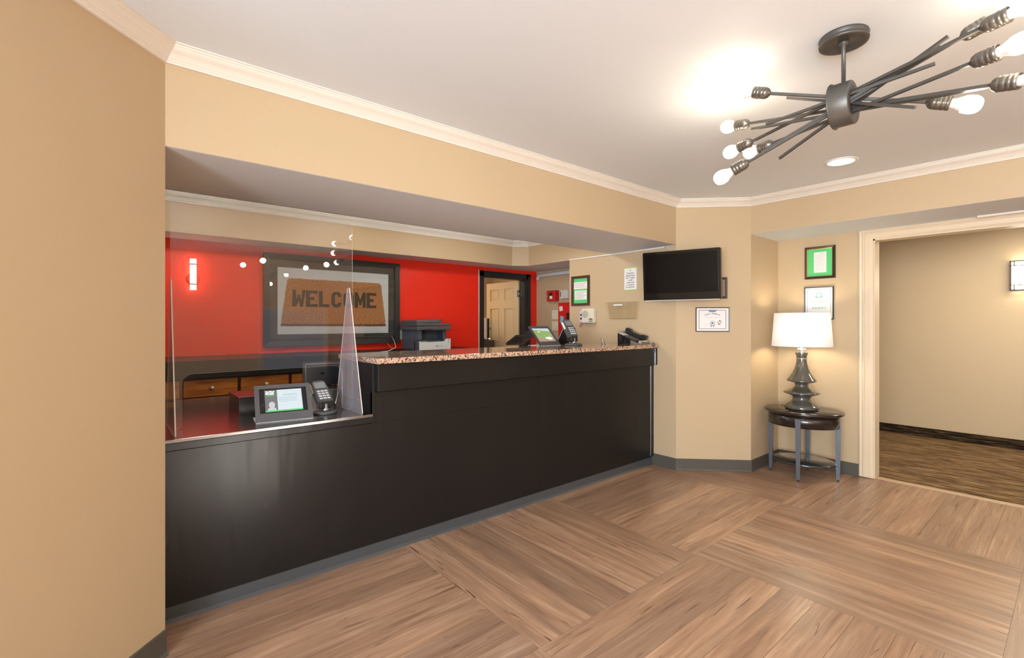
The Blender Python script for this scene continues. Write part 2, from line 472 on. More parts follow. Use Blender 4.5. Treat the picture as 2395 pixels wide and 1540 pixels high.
def aim(p, d):
    return M.Translation(V(p)) @ V(d).to_track_quat('Z', 'Y').to_matrix().to_4x4()


def text(name, s, size, m, parent, x, y, z, align='CENTER', bold=0.0, ext=0.0002, sx=1.0, T=None, shear=0.0):
    c = bpy.data.curves.new('t', 'FONT'); c.body = s; c.size = size; c.align_x = align; c.align_y = 'CENTER'
    c.extrude = ext; c.offset = bold; c.resolution_u = 3; c.shear = shear
    tmp = bpy.data.objects.new('t', c); COL.objects.link(tmp)
    bpy.context.view_layer.update()
    me = bpy.data.meshes.new_from_object(tmp.evaluated_get(bpy.context.evaluated_depsgraph_get()))
    bpy.data.objects.remove(tmp)
    me.materials.clear(); me.materials.append(m); me.name = name
    o = bpy.data.objects.new(name, me); COL.objects.link(o); o.parent = parent
    o.matrix_local = T if T is not None else M.Translation((x, y, z)) @ M.Diagonal((sx, 1, 1, 1))
    return o


def round_rect(x0, y0, x1, y1, r, k=5):
    p = []
    for cx, cy, a in ((x1 - r, y0 + r, -90), (x1 - r, y1 - r, 0), (x0 + r, y1 - r, 90), (x0 + r, y0 + r, 180)):
        for i in range(k + 1):
            t = rad(a + 90 * i / k); p.append((cx + r * cos(t), cy + r * sin(t)))
    return p


def frame_ring(mb, w, h, fw, d, prof=None):
    """four mitred rails of a picture frame centred on the local origin; prof = [(inset, depth)...] across the rail"""
    prof = prof or [(0, 0), (0, d), (fw, d * 0.8), (fw, 0)]
    rings = []
    for ins, z in prof:
        x, y = w / 2 - ins, h / 2 - ins
        rings.append([mb.bm.verts.new((sx * x, sy * y, z)) for sx, sy in ((-1, -1), (1, -1), (1, 1), (-1, 1))])
    for i in range(len(rings)):
        a, b = rings[i], rings[(i + 1) % len(rings)]
        for k in range(4):
            f = mb.bm.faces.new([a[k], a[(k + 1) % 4], b[(k + 1) % 4], b[k]]); f.material_index = mb.mi
    return mb


# ------------------------------------------------------------------ room shell
CZ, OZ, SZ, AZ = 2.42, 2.33, 2.026, 2.11      # lobby ceiling, office ceiling, header underside, alcove soffit
CRX, CRY = 0.181, 2.351                         # end of the angled left wall
EX = 3.914                                       # plane of the wall at the far end of the desk
DX, DY = 4.372, 1.892                           # end of the short diagonal wall
AX = 4.964                                       # alcove back wall
RW = 4.86                                        # red wall
RX = 4.55                                        # recess wall

fl = MB(); fl.box((-3.1, -3.1, -0.06), (4.985, 3.7, -0.003)); fl.box((-1.4, 3.7, -0.06), (4.6, 7.0, -0.003))
floor = struct('floor', fl, PLANK, 'wood look plank floor laid in alternating square blocks')
B = 1.22; P = B / 8
pm = {}


def plank_mesh(L):
    L = round(L, 3)
    if L not in pm:
        mb = MB(); g = 0.0007
        mb.box((-L / 2 + g, -P / 2 + g, -0.006), (L / 2 - g, P / 2 - g, 0))
        o = mb.done('plank', PLANK); pm[L] = o.data; bpy.data.objects.remove(o)
    return pm[L]


for i in range(-2, 4):
    for j in range(0, 4):
        x0, y1 = 1.345 + (i - 0) * B - 0.0, 2.64 - j * B
        x0 = 1.345 + i * B; y0 = y1 - B
        alongx = (i + j) % 2 != 0
        for k in range(8):
            if alongx:
                xa, xb = x0, min(x0 + B, 4.985)
                if xb - xa < 0.05: continue
                T = M.Translation(((xa + xb) / 2, y0 + P * (k + 0.5), 0)); L = xb - xa
            else:
                x = x0 + P * (k + 0.5)
                if x + P / 2 > 4.99: continue
                T = M.Translation((x, (y0 + y1) / 2, 0)) @ M.Rotation(pi / 2, 4, 'Z'); L = B
            if (alongx and xb < -1.0) or (not alongx and x < -1.0): continue
            o = bpy.data.objects.new('plank', plank_mesh(L)); COL.objects.link(o); o.parent = floor; o.matrix_local = T

mb = MB(); mb.box((-3.1, -3.1, CZ), (5.2, 2.40, CZ + 0.05)); struct('ceiling', mb, CEIL, 'smooth white lobby ceiling')
mb = MB(); mb.box((-1.4, 3.06, OZ), (4.70, 4.95, OZ + 0.05)); struct('ceiling', mb, CEIL, 'recessed office ceiling behind the header beam')

# left wall, 45 degrees, ends at the desk
mb = MB()
a = V((CRX, CRY)); t = V((-1, -1)).normalized(); nrm = V((-1, 1)).normalized()
b = a + t * 1.75
mb.prism([tuple(a), (CRX, 3.096), (CRX - 0.14, 3.096), (CRX - 0.14, 2.351 + 0.02), (b.x + nrm.x * 0.12, b.y + nrm.y * 0.12), tuple(b)], 0, CZ)
struct('wall_left', mb, PAINT, 'angled beige wall at the left of the desk')
mb = MB(); mb.box((-3.1, b.y, 0), (b.x, b.y + 0.12, CZ)); struct('wall_left', mb, PAINT)
# header beam above the desk
mb = MB()
mb.box((CRX - 0.14, CRY, SZ), (EX + 0.02, 3.096, CZ)); struct('wall_header', mb, PAINT, 'beige header beam spanning the desk')
mb = MB(); mb.box((CRX, CRY + 0.003, SZ - 0.001), (EX, 3.094, SZ - 0.0002)); struct('ceiling', mb, CEIL, 'white painted underside of the header beam')
# end wall, diagonal and alcove side in one solid
mb = MB(); mb.prism([(EX, CRY), (DX, DY), (DX, DY - 0.0), (AX, DY), (AX + 0.14, DY), (AX + 0.14, 2.6), (4.6, 3.649), (EX, 3.649)], 0, CZ)
struct('wall_corner', mb, PAINT, 'beige wall turning diagonally beside the desk end')
# alcove back wall with the corridor opening
DJ, DE, DH = 1.139, -0.66, 2.030
mb = MB()
mb.box((AX, DJ, 0), (AX + 0.135, DY, AZ)); mb.box((AX, DE, DH), (AX + 0.135, DJ, AZ)); mb.box((AX, -3.1, 0), (AX + 0.135, DE, AZ))
struct('wall_right', mb, PAINT, 'beige alcove wall with the corridor opening')
mb = MB(); mb.box((DX, -3.1, AZ), (AX + 0.135, DY, CZ)); struct('wall_right_header', mb, PAINT, 'beige header above the alcove')
mb = MB(); mb.box((DX + 0.003, -3.1, AZ - 0.001), (AX, DY, AZ - 0.0002)); struct('ceiling', mb, CEIL, 'white painted underside of the alcove header')
# back of the lobby (behind the camera) with a window and an added opening sized for a sun patch
mb = MB()
for z0, z1, x0, x1 in ((0, CZ, -3.1, -2.87), (1.78, CZ, -2.87, -1.35), (0, CZ, -1.35, 1.9), (0, 0.08, -2.87, -1.35), (1.6, CZ, 1.9, 3.0), (0, 0.08, 1.9, 3.0), (0, CZ, 3.0, 5.1)):
    mb.box((x0, -3.12, z0), (x1, -3.0, z1))
struct('wall_street', mb, PAINT)
mb = MB()
for y0, y1, z0, z1 in ((-3.1, -2.25, 0, CZ), (0.25, 1.4, 0, CZ), (-2.25, 0.25, 0, 0.35), (-2.25, 0.25, 2.32, CZ)):
    mb.box((-3.12, y0, z0), (-3.0, y1, z1))
struct('wall_side', mb, PAINT)
# office behind the desk
DX0, DX1, DZ = 3.630, 4.336, 1.908            # office doorway in the red wall
mb = MB()
mb.box((-1.4, RW, 0), (DX0, RW + 0.1, OZ)); mb.box((DX1, RW, 0), (4.56, RW + 0.1, OZ)); mb.box((DX0, RW, DZ), (DX1, RW + 0.1, OZ))
struct('wall_back', mb, RED, 'bright red office wall')
mb = MB(); mb.box((-1.52, 2.9, 0), (-1.4, RW + 0.1, OZ)); mb.box((-1.4, 3.0, 0), (CRX - 0.14, 3.096, OZ)); struct('wall_office_left', mb, PAINT)
mb = MB(); mb.box((RX, 3.5, 0), (RX + 0.1, RW, OZ)); struct('wall_recess', mb, PAINT, 'beige recess wall at the back right')
# dropped soffit round the office ceiling
sof = [(-1.4, 4.53), (3.83, 4.53), (3.985, 4.40), (3.985, 3.649), (RX, 3.649), (RX, RW), (-1.4, RW)]
mb = MB(); mb.prism(sof, SZ, OZ); struct('wall_soffit', mb, PAINT, 'beige soffit dropped over the red wall')
mb = MB(); mb.prism([(x, y + (0.003 if y == 4.53 else 0)) for x, y in sof], SZ - 0.001, SZ - 0.0002); struct('ceiling', mb, CEIL, 'white painted underside of the office soffit')
# room seen through the office doorway
mb = MB()
mb.box((2.6, 6.75, 0), (5.3, 6.85, 2.3)); mb.box((2.6, RW + 0.1, 0), (2.7, 6.75, 2.3)); mb.box((5.2, RW + 0.1, 0), (5.3, 6.75, 2.3))
struct('wall_back_room', mb, PAINT)
mb = MB(); mb.box((2.6, RW + 0.1, 2.3), (5.3, 6.85, 2.35)); struct('ceiling', mb, CEIL)
# corridor
mb = MB(); mb.box((7.25, -3.0, 0), (7.35, 3.2, 2.4)); struct('wall_corridor', mb, PAINT, 'beige corridor wall')
mb = MB(); mb.box((AX + 0.135, 3.0, 0), (7.25, 3.1, 2.4)); mb.box((AX + 0.135, -3.1, 0), (7.25, -3.0, 2.4)); mb.box((AX + 0.135, DJ + 0.02, 0), (AX + 0.2, 3.0, 2.4)); mb.box((AX + 0.135, -3.0, 0), (AX + 0.2, DE - 0.02, 2.4)); mb.box((AX + 0.135, DE - 0.02, DH + 0.05), (AX + 0.2, DJ + 0.02, 2.4)); struct('wall_corridor_end', mb, PAINT)
mb = MB(); mb.box((AX + 0.135, -3.1, 2.35), (7.35, 3.2, 2.4)); struct('ceiling', mb, CEIL)
mb = MB(); mb.box((5.035, -3.0, -0.06), (7.25, 3.0, 0.004)); struct('floor_carpet', mb, CARPET, 'brown striped corridor carpet')
mb = MB(); mb.box((4.99, DE, -0.05), (5.04, DJ - 0.008, 0.008), bev=0.003); struct('trim_1', mb, mat('oak_reducer', (0.52, 0.36, 0.22), 0.4), 'pale threshold strip between planks and carpet')
mb = MB(); mb.box((7.238, -3.0, 0.004), (7.25, 3.0, 0.105)); struct('baseboard_corridor', mb, CARPETB, 'dark carpet strip along the corridor wall')


def sweep(name, path, prof, m, side=1, label=None, closed_caps=True):
    """mitred moulding: one mesh per straight run; prof = [(out, z)...]; side=1 puts 'out' on the right of the path"""
    pts = [V(p) for p in path]; dirs = [(q - p).normalized() for p, q in zip(pts, pts[1:])]
    nr = [V((d.y, -d.x)) * side for d in dirs]
    mit = []
    for i in range(len(pts)):
        if i == 0: mit.append(nr[0])
        elif i == len(pts) - 1: mit.append(nr[-1])
        else:
            s = (nr[i - 1] + nr[i]).normalized(); mit.append(s / s.dot(nr[i]))
    out = []
    for i in range(len(dirs)):
        mb = MB(); rows = []
        for j in (i, i + 1):
            rows.append([mb.bm.verts.new((pts[j].x + mit[j].x * o, pts[j].y + mit[j].y * o, z)) for o, z in prof])
        n = len(prof)
        for k in range(n):
            mb.bm.faces.new([rows[0][k], rows[1][k], rows[1][(k + 1) % n], rows[0][(k + 1) % n]])
        mb.bm.faces.new(rows[0]); mb.bm.faces.new(rows[1][::-1])
        out.append(struct(name if isinstance(name, str) else name[i], mb, m, label[i] if label else None))
    return out


def crown(zc, h, p):
    f = [(0, 0), (.15, 0), (.17, .10), (.24, .16), (.24, .22), (.30, .26), (.36, .34), (.50, .48), (.70, .62), (.80, .72), (.80, .78), (.88, .82), (.90, .90), (1, .92), (1, 1), (0, 1)]
    return [(x * p, zc - h + z * h) for x, z in f]


sweep(['trim_2', 'trim_3', 'trim_4', 'trim_5'], [tuple(b), (CRX, CRY), (EX, CRY), (DX, DY), (DX, -3.0)], crown(CZ, 0.066, 0.072), CROWN, 1,
      ['crown moulding on the angled left wall', 'crown moulding along the header beam', 'crown moulding on the short diagonal wall', 'crown moulding along the alcove header'])
sweep(['trim_6', 'trim_7', 'trim_8'], [(-1.4, 4.53), (3.83, 4.53), (3.985, 4.40), (3.985, 3.1)], crown(OZ, 0.070, 0.062), CROWNW, 1,
      ['white crown moulding over the red wall', 'short mitred crown moulding in the office corner', 'office crown moulding on the right soffit'])
bp_ = [(0, 0), (.016, 0), (.012, .004), (.007, .014), (.006, .10), (.004, .103), (0, .103)]
sweep(['baseboard_left'], [tuple(b), (CRX, CRY)], bp_, VINYL, 1, ['dark vinyl base on the angled left wall'])
sweep(['baseboard_desk_end', 'baseboard_corner', 'baseboard_alcove', 'baseboard_right'], [(EX, 2.60), (EX, CRY), (DX, DY), (AX, DY), (AX, 1.236)], bp_, VINYL, 1,
      ['grey vinyl base beside the desk end', 'grey vinyl base on the diagonal wall', 'grey vinyl base on the alcove side', 'grey vinyl base behind the oval table'])

# corridor opening: casing, jambs, head
cp = [(0, 0), (0, .016), (.010, .020), (.018, .018), (.022, .014), (.030, .020), (.038, .020), (.042, .013), (.080, .012), (.088, .008), (.097, .004), (.097, 0)]


def casing(name, label, T, L, flip=False):
    mb = MB(); rows = []
    for z in (0, L):
        rows.append([mb.bm.verts.new(T @ V(((-o if flip else o), z, d))) for o, d in cp])
    n = len(cp)
    for k in range(n): mb.bm.faces.new([rows[0][k], rows[1][k], rows[1][(k + 1) % n], rows[0][(k + 1) % n]])
    mb.bm.faces.new(rows[0]); mb.bm.faces.new(rows[1][::-1])
    return struct(name, mb, CASING, label)


casing('trim_9', 'cream casing at the left of the corridor opening', frame_on((AX, 1.236, 0.006), (-1, 0, 0)), 2.10)
mb = MB(); rows = []
for y in (1.236, DE - 0.097):
    rows.append([mb.bm.verts.new((AX - d, y, 2.109 - o * 0.82)) for o, d in cp])
n = len(cp)
for k in range(n): mb.bm.faces.new([rows[0][k], rows[1][k], rows[1][(k + 1) % n], rows[0][(k + 1) % n]])
mb.bm.faces.new(rows[0]); mb.bm.faces.new(rows[1][::-1])
struct('trim_10', mb, CASING, 'cream head casing over the corridor opening')
mb = MB(); mb.box((AX + 0.004, DJ - 0.012, 0.002), (AX + 0.137, DJ, DH)); mb.box((AX + 0.004, DE, DH - 0.012), (AX + 0.137, DJ, DH)); mb.box((AX + 0.004, DE, 0), (AX + 0.137, DE + 0.012, DH))
struct('trim_11', mb, CASING, 'cream jamb lining of the corridor opening')

# lobby windows behind the camera; the second frames the added sun opening
for k, (T, w, h) in enumerate(((frame_on((-2.11, -3.0, .93), (0, 1, 0)), 1.52, 1.70), (frame_on((2.45, -3.0, .84), (0, 1, 0)), 1.1, 1.52), (frame_on((-3.0, -1.0, 1.335), (1, 0, 0)), 2.5, 1.97))):
    mb = MB(); frame_ring(mb, w, h, 0.06, 0.05)
    for x in (-w / 6, w / 6) if w > 1.2 else (): mb.box((x - 0.025, -h / 2 + .05, 0), (x + 0.025, h / 2 - .05, 0.035))
    o = struct('window_%d' % (k + 1), mb, CASING); o.matrix_world = T

# office door frame and door leaf
mb = MB()
fr = [(3.563, DX0), (DX1, 4.420)]
for x0, x1 in fr: mb.box((x0, RW - 0.022, 0), (x1, RW, 1.978), bev=0.004)
mb.box((3.563, RW - 0.022, DZ), (4.420, RW, 1.978), bev=0.004)
mb.box((DX0 - 0.004, RW - 0.004, 0), (DX0 + 0.008, RW + 0.104, DZ)); mb.box((DX1 - 0.008, RW - 0.004, 0), (DX1 + 0.004, RW + 0.104, DZ)); mb.box((DX0, RW - 0.004, DZ - 0.01), (DX1, RW + 0.104, DZ + 0.004))
mb.box((4.37, RW - 0.034, 0), (4.40, RW - 0.02, 1.95), bev=0.003)
struct('trim_12', mb, BLACKM, 'black frame of the office doorway')
mb = MB(); mb.box((3.556, RW - 0.012, 0), (3.563, RW - 0.001, 1.984)); struct('trim_13', mb, CROWN, 'thin white edge left of the black door frame')
mb = MB()
x0, x1, y0, y1, dz0, dz1 = 4.314, 4.323, 4.972, 5.690, 0.02, 1.895
mb.box((4.323, y0, dz0), (4.356, y1, dz1))
yr = [(4.972, 5.055), (5.225, 5.345), (5.585, 5.690)]
yr = [(4.972, 5.062), (5.275, 5.385), (5.598, 5.690)]
for ya, yb in yr: mb.box((x0, ya, dz0), (x1, yb, dz1))
for za, zb in ((dz0, .22), (.86, 1.02), (1.525, 1.63), (1.80, dz1)):
    for ya, yb in ((5.062, 5.275), (5.385, 5.598)): mb.box((x0, ya, za), (x1, yb, zb))
for ya, yb in ((5.062, 5.275), (5.385, 5.598)):
    for za, zb in ((.22, .86), (1.02, 1.525), (1.63, 1.80)):
        mb.box((4.3185, ya + .03, za + .03), (4.3235, yb - .03, zb - .03), bev=0.004, seg=1)
door = struct('door_1', mb, DOORP, 'cream six-panel office door standing open')
for z, r in ((1.074, .027), (1.25, .020)):
    mb = MB()
    mb.lathe([(.001, 0), (.030 if z < 1.1 else .022, 0), (.030 if z < 1.1 else .022, .006), (.011, .008), (.011, .03), (r, .036), (r * 1.05, .05), (r * .7, .062), (.001, .064)] if z < 1.1 else [(.001, 0), (r, 0), (r, .012), (r * .8, .016), (.001, .017)], 20, aim((x0, 5.612, z), (-1, 0, 0)))
    mb.done('door_knob' if z < 1.1 else 'deadbolt', NICKEL, door)
for z in (1.72, 1.09):
    mb = MB(); mb.box((4.285, 4.962, z - .045), (4.318, 4.966, z + .045)); mb.box((4.318, 4.966, z - .045), (4.3215, 5.0, z + .045))
    mb.tube([(4.318, 4.962, z - .05), (4.318, 4.962, z + .05)], .006, 10); mb.done('hinge', NICKEL, door)

# ------------------------------------------------------------------ reception desk
desk = thing('reception_desk', 'long black laminate reception desk with a lowered left section', 'desk', (CRX + .01, 2.59, 0))


def dpart(mb, name, m, label=None):
    o = mb.done(name, m); o.parent = desk; o.matrix_parent_inverse = desk.matrix_world.inverted()
    if label: o['label'] = label
    return o


bpy.context.view_layer.update()
LX, HX = CRX + 0.012, 1.152
FY = 2.592
mb = MB(); mb.box((LX, FY, .067), (2.446, FY + .022, .752)); dpart(mb, 'front_panel', DESK)
mb = MB(); mb.box((2.4475, FY, .067), (3.884, FY + .022, .925)); dpart(mb, 'front_panel', DESK)
mb = MB(); mb.box((HX, FY, .7525), (2.446, FY + .022, .925)); dpart(mb, 'front_panel', DESK)
mb = MB(); mb.box((LX, FY - .013, .790), (HX, 3.90, .805), bev=.0015); dpart(mb, 'lower_worktop', GLOSSTOP, 'glossy black lowered worktop')
mb = MB(); mb.box((LX, FY - .014, .757), (HX, FY + .02, .7895), bev=.001); dpart(mb, 'lower_fascia', DESK)
mb = MB(); mb.box((HX, FY - .006, .753), (HX + .018, 3.08, 1.089), bev=.0015); dpart(mb, 'side_panel', FASCIA)
mb = MB(); mb.box((HX + .018, 2.552, .932), (3.900, 2.60, 1.089), bev=.003); dpart(mb, 'upper_fascia', FASCIA)
mb = MB(); mb.box((HX + .018, 2.62, .08), (3.895, 3.06, 1.086)); dpart(mb, 'body', FASCIA)
mb = MB(); mb.box((LX, 2.64, .08), (HX, 3.50, .75)); dpart(mb, 'lower_body', FASCIA)
mb = MB()
mb.prism([(2.582, 0), (2.594, .012), (2.594, .066), (2.614, .066), (2.614, 0)], LX, 3.902, M(((0, 0, 1, 0), (1, 0, 0, 0), (0, 1, 0, 0), (0, 0, 0, 1))))
dpart(mb, 'toe_kick', KICK, 'grey vinyl toe kick')
mb = MB(); mb.box((3.886, 2.578, .075), (3.912, 2.62, .928), bev=.004); dpart(mb, 'end_post', FASCIA)
mb = MB(); mb.box((3.878, 2.5865, .08), (3.885, 2.60, .922), bev=.002); dpart(mb, 'edge_trim', CHROME, 'worn bright edge trim')
mb = MB(); mb.box((3.890, 2.545, .935), (3.895, 2.556, 1.085), bev=.002); dpart(mb, 'edge_trim', CHROME, 'worn bright edge trim')
mb = MB(); mb.box((3.901, 2.540, .932), (3.912, 2.62, 1.089), bev=.002); dpart(mb, 'fascia_end', FASCIA)
mb = MB(); mb.box((HX - .002, 2.52, 1.090), (3.912, 3.105, 1.122), bev=.003)
tag(mb.done('granite_countertop', GRANITE), 'pinkish speckled granite slab on the raised desk', 'countertop')

# ------------------------------------------------------------------ back counter with drawers
bc = thing('back_counter', 'black topped cherry drawer counter below the red wall', 'cabinet', (0.6, 4.6, 0))


def cpart(mb, name, m, parent=bc, label=None):
    bpy.context.view_layer.update()
    o = mb.done(name, m); o.parent = parent; o.matrix_parent_inverse = parent.matrix_world.inverted()
    if label: o['label'] = label
    return o


mb = MB(); mb.box((-1.35, 4.225, .905), (3.18, 4.855, 1.040), bev=.003); cpart(mb, 'countertop', DESK)
mb = MB(); mb.box((-1.33, 4.275, .05), (3.16, 4.855, .904)); cpart(mb, 'carcass', CHERRYD)
mb = MB(); mb.box((-1.33, 4.235, .705), (3.16, 4.275, .742), bev=.003); cpart(mb, 'rail', CHERRY)
xd = 0.434
for k in range(-4, 7):
    x0 = xd + k * 0.375
    if x0 + .35 > 3.15: break
    mb = MB(); mb.box((x0, 4.246, .766), (x0 + .353, 4.268, .893), bev=.003)
    d = cpart(mb, 'drawer', CHERRY)
    mb = MB(); mb.lathe([(.001, 0), (.008, 0), (.008, .012), (.016, .018), (.017, .024), (.012, .031), (.001, .033)], 16, aim((x0 + .178, 4.246, .829), (0, -1, 0)))
    cpart(mb, 'knob', NICKEL, d)

# ------------------------------------------------------------------ framed doormat picture
T = frame_on((1.784, RW, 1.535), (0, -1, 0))
pic = thing('framed_picture', 'large black framed picture of a welcome doormat on the red wall', 'picture', T)
mb = MB(); frame_ring(mb, 1.356, .866, .05, .04); mb.done('frame', BLACKM, pic)
mb = MB(); mb.box((-.64, -.40, .002), (.64, .40, .008)); mb.done('mount', mat('charcoal_mount', (.03, .029, .028), .7), pic)
mb = MB(); mb.box((-.556, -.322, .009), (.556, .310, .012)); pr = mb.done('print', PRINTW, pic)
out = []
c4 = [(-.528, -.222), (.524, -.228), (.470, .208), (-.468, .212)]


def rounded(c, r, k=6):
    p = []
    n = len(c)
    for i in range(n):
        q, a, e = V(c[i]), V(c[i - 1]), V(c[(i + 1) % n])
        d1, d2 = (a - q).normalized(), (e - q).normalized()
        s, t2 = q + d1 * r, q + d2 * r
        for j in range(k + 1):
            u = j / k; p.append(tuple(s * (1 - u) ** 2 + q * 2 * u * (1 - u) + t2 * u ** 2))
    return p


def jitter(p, amp, step=.012):
    o = []
    for i in range(len(p)):
        a, e = V(p[i]), V(p[(i + 1) % len(p)]); L = (e - a).length; m = max(1, int(L / step))
        for j in range(m):
            q = a.lerp(e, j / m); o.append((q.x + random.uniform(-amp, amp), q.y + random.uniform(-amp, amp)))
    return o


mb = MB(); mb.prism(jitter(rounded(c4, .035), .0022), .0125, .0150); mb.done('doormat', COIR, pr)
mb = MB(); mb.prism(jitter(rounded([(-.53, -.245), (.526, -.250), (.525, -.222), (-.529, -.216)], .01), .002), .0122, .0135); mb.done('mat_edge', mat('dark_coir', (.14, .045, .018), .9), pr)
wt = [('W', -.368, .162, .122), ('E', -.248, .160, .110), ('L', -.130, .159, .098), ('C', -.007, .157, .100), ('O', .118, .157, .104), ('M', .2405, .161, .119), ('E', .3635, .160, .106)]
LET = {
    'W': [(.02, 1), (.28, 1), (.33, .42), (.46, .74), (.56, .74), (.68, .42), (.76, 1), (1, 1), (.82, 0), (.60, 0), (.5, .36), (.30, 0), (0, 0)],
    'E': [(0, 0), (1, 0), (1, .18), (.34, .18), (.34, .41), (.72, .41), (.72, .59), (.34, .59), (.34, .82), (1, .82), (1, 1), (0, 1)],
    'L': [(0, 0), (1, 0), (1, .19), (.38, .19), (.38, 1), (0, 1)],
    'C': [(.25, 0), (.75, 0), (1, .2), (1, .32), (.68, .32), (.60, .19), (.42, .19), (.35, .28), (.35, .72), (.42, .81), (.60, .81), (.68, .68), (1, .68), (1, .8), (.75, 1), (.25, 1), (0, .8), (0, .2)],
    'M': [(0, 0), (.29, 0), (.29, .55), (.44, .15), (.56, .15), (.71, .55), (.71, 0), (1, 0), (1, 1), (.74, 1), (.5, .52), (.26, 1), (0, 1)],
}
mb = MB()
ybase = -.058
for ch, x, h, w in wt:
    if ch == 'O':
        o_ = [(.25, 0), (.75, 0), (1, .2), (1, .8), (.75, 1), (.25, 1), (0, .8), (0, .2)]
        i_ = [(.42, .19), (.58, .19), (.66, .28), (.66, .72), (.58, .81), (.42, .81), (.34, .72), (.34, .28)]
        for k in range(8):
            q = [o_[k], o_[(k + 1) % 8], i_[(k + 1) % 8], i_[k]]
            mb.prism([(x - w / 2 + u * w, ybase + v * h) for u, v in q], .0148, .0162)
    else:
        mb.prism(jitter([(x - w / 2 + u * w, ybase + v * h) for u, v in LET[ch]], .0012, .02), .0148, .0162)
mb.done('lettering', FINE, pr)
mb = MB(); mb.box((-.63, -.385, .022), (.63, .385, .024)); mb.done('glass', GLASS, pic)

# sconce on the red wall
T = frame_on((.560, RW, 1.727), (0, -1, 0))
sc = thing('wall_sconce', 'slim upright glowing sconce on the red wall', 'wall lamp', T)
mb = MB(); mb.lathe([(.001, 0), (.048, 0), (.048, .008), (.040, .014), (.001, .016)], 32, M.Translation((.006, -.035, 0))); mb.done('back_plate', RED, sc)
mb = MB(); mb.box((-.016, -.10, .014), (.016, -.02, .045), bev=.003); mb.done('arm', NICKEL, sc)
mb = MB(); mb.lathe([(.001, -.13), (.0215, -.129), (.0225, -.125), (.0225, .125), (.0215, .129), (.001, .13)], 24, M.Translation((0, 0, .062)) @ M.Rotation(rad(-90), 4, 'X')); mb.done('glass_tube', SCONCE, sc)
for y in (-.083, .084):
    mb = MB(); mb.lathe([(.0232, -.0045), (.0262, -.0045), (.0262, .0045), (.0232, .0045)], 24, caps='ring', T= M.Translation((0, y, .062)) @ M.Rotation(rad(-90), 4, 'X')); mb.done('band', BLACKM, sc)

# ------------------------------------------------------------------ acrylic guard
SY = 2.815; Z0 = .8055
g = thing('acrylic_guard', 'clear acrylic sneeze guard standing on the lowered desk', 'screen', (.68, SY, Z0))
bpy.context.view_layer.update()
xl, xr, zt, zc_ = .236, 1.128, 1.912, 1.070
ci, cr_ = .284, 1.066
poly = [(xl, Z0 + .012), (xl + .012, Z0), (ci - .012, Z0), (ci, Z0 + .012)]
for i in range(7):
    t = rad(180 - 90 * i / 6); poly.append((ci + .045 + .045 * cos(t), zc_ - .045 + .045 * sin(t)))
for i in range(7):
    t = rad(90 - 90 * i / 6); poly.append((cr_ - .045 + .045 * cos(t), zc_ - .045 + .045 * sin(t)))
for i in range(9):
    t = rad(180 + 180 * i / 8); r = (xr - cr_) / 2; poly.append((cr_ + r + r * cos(t), Z0 + r + r * sin(t)))
for i in range(7):
    t = rad(90 * i / 6); poly.append((xr - .03 + .03 * cos(t), zt - .03 + .03 * sin(t)))
poly.append((xl, zt))
TXZ = M(((1, 0, 0, 0), (0, 0, -1, 0), (0, 1, 0, 0), (0, 0, 0, 1)))
mb = MB(); mb.prism(poly, -SY - .0025, -SY + .0025, TXZ, side=1); cpart(mb, 'panel', [ACRYL, EDGE], g)
TYZ = M(((0, 0, 1, 0), (1, 0, 0, 0), (0, 1, 0, 0), (0, 0, 0, 1)))
for x in (.2375, 1.100):
    mb = MB(); mb.prism([(2.600, Z0 + .01), (2.608, Z0), (2.992, Z0), (3.0, Z0 + .01), (2.822, 1.523), (2.815, 1.528), (2.792, 1.528), (2.787, 1.523)], x - .0025, x + .0025, TYZ, side=1)
    cpart(mb, 'fin', [ACRYLF, EDGE], g, 'tapered upright foot')


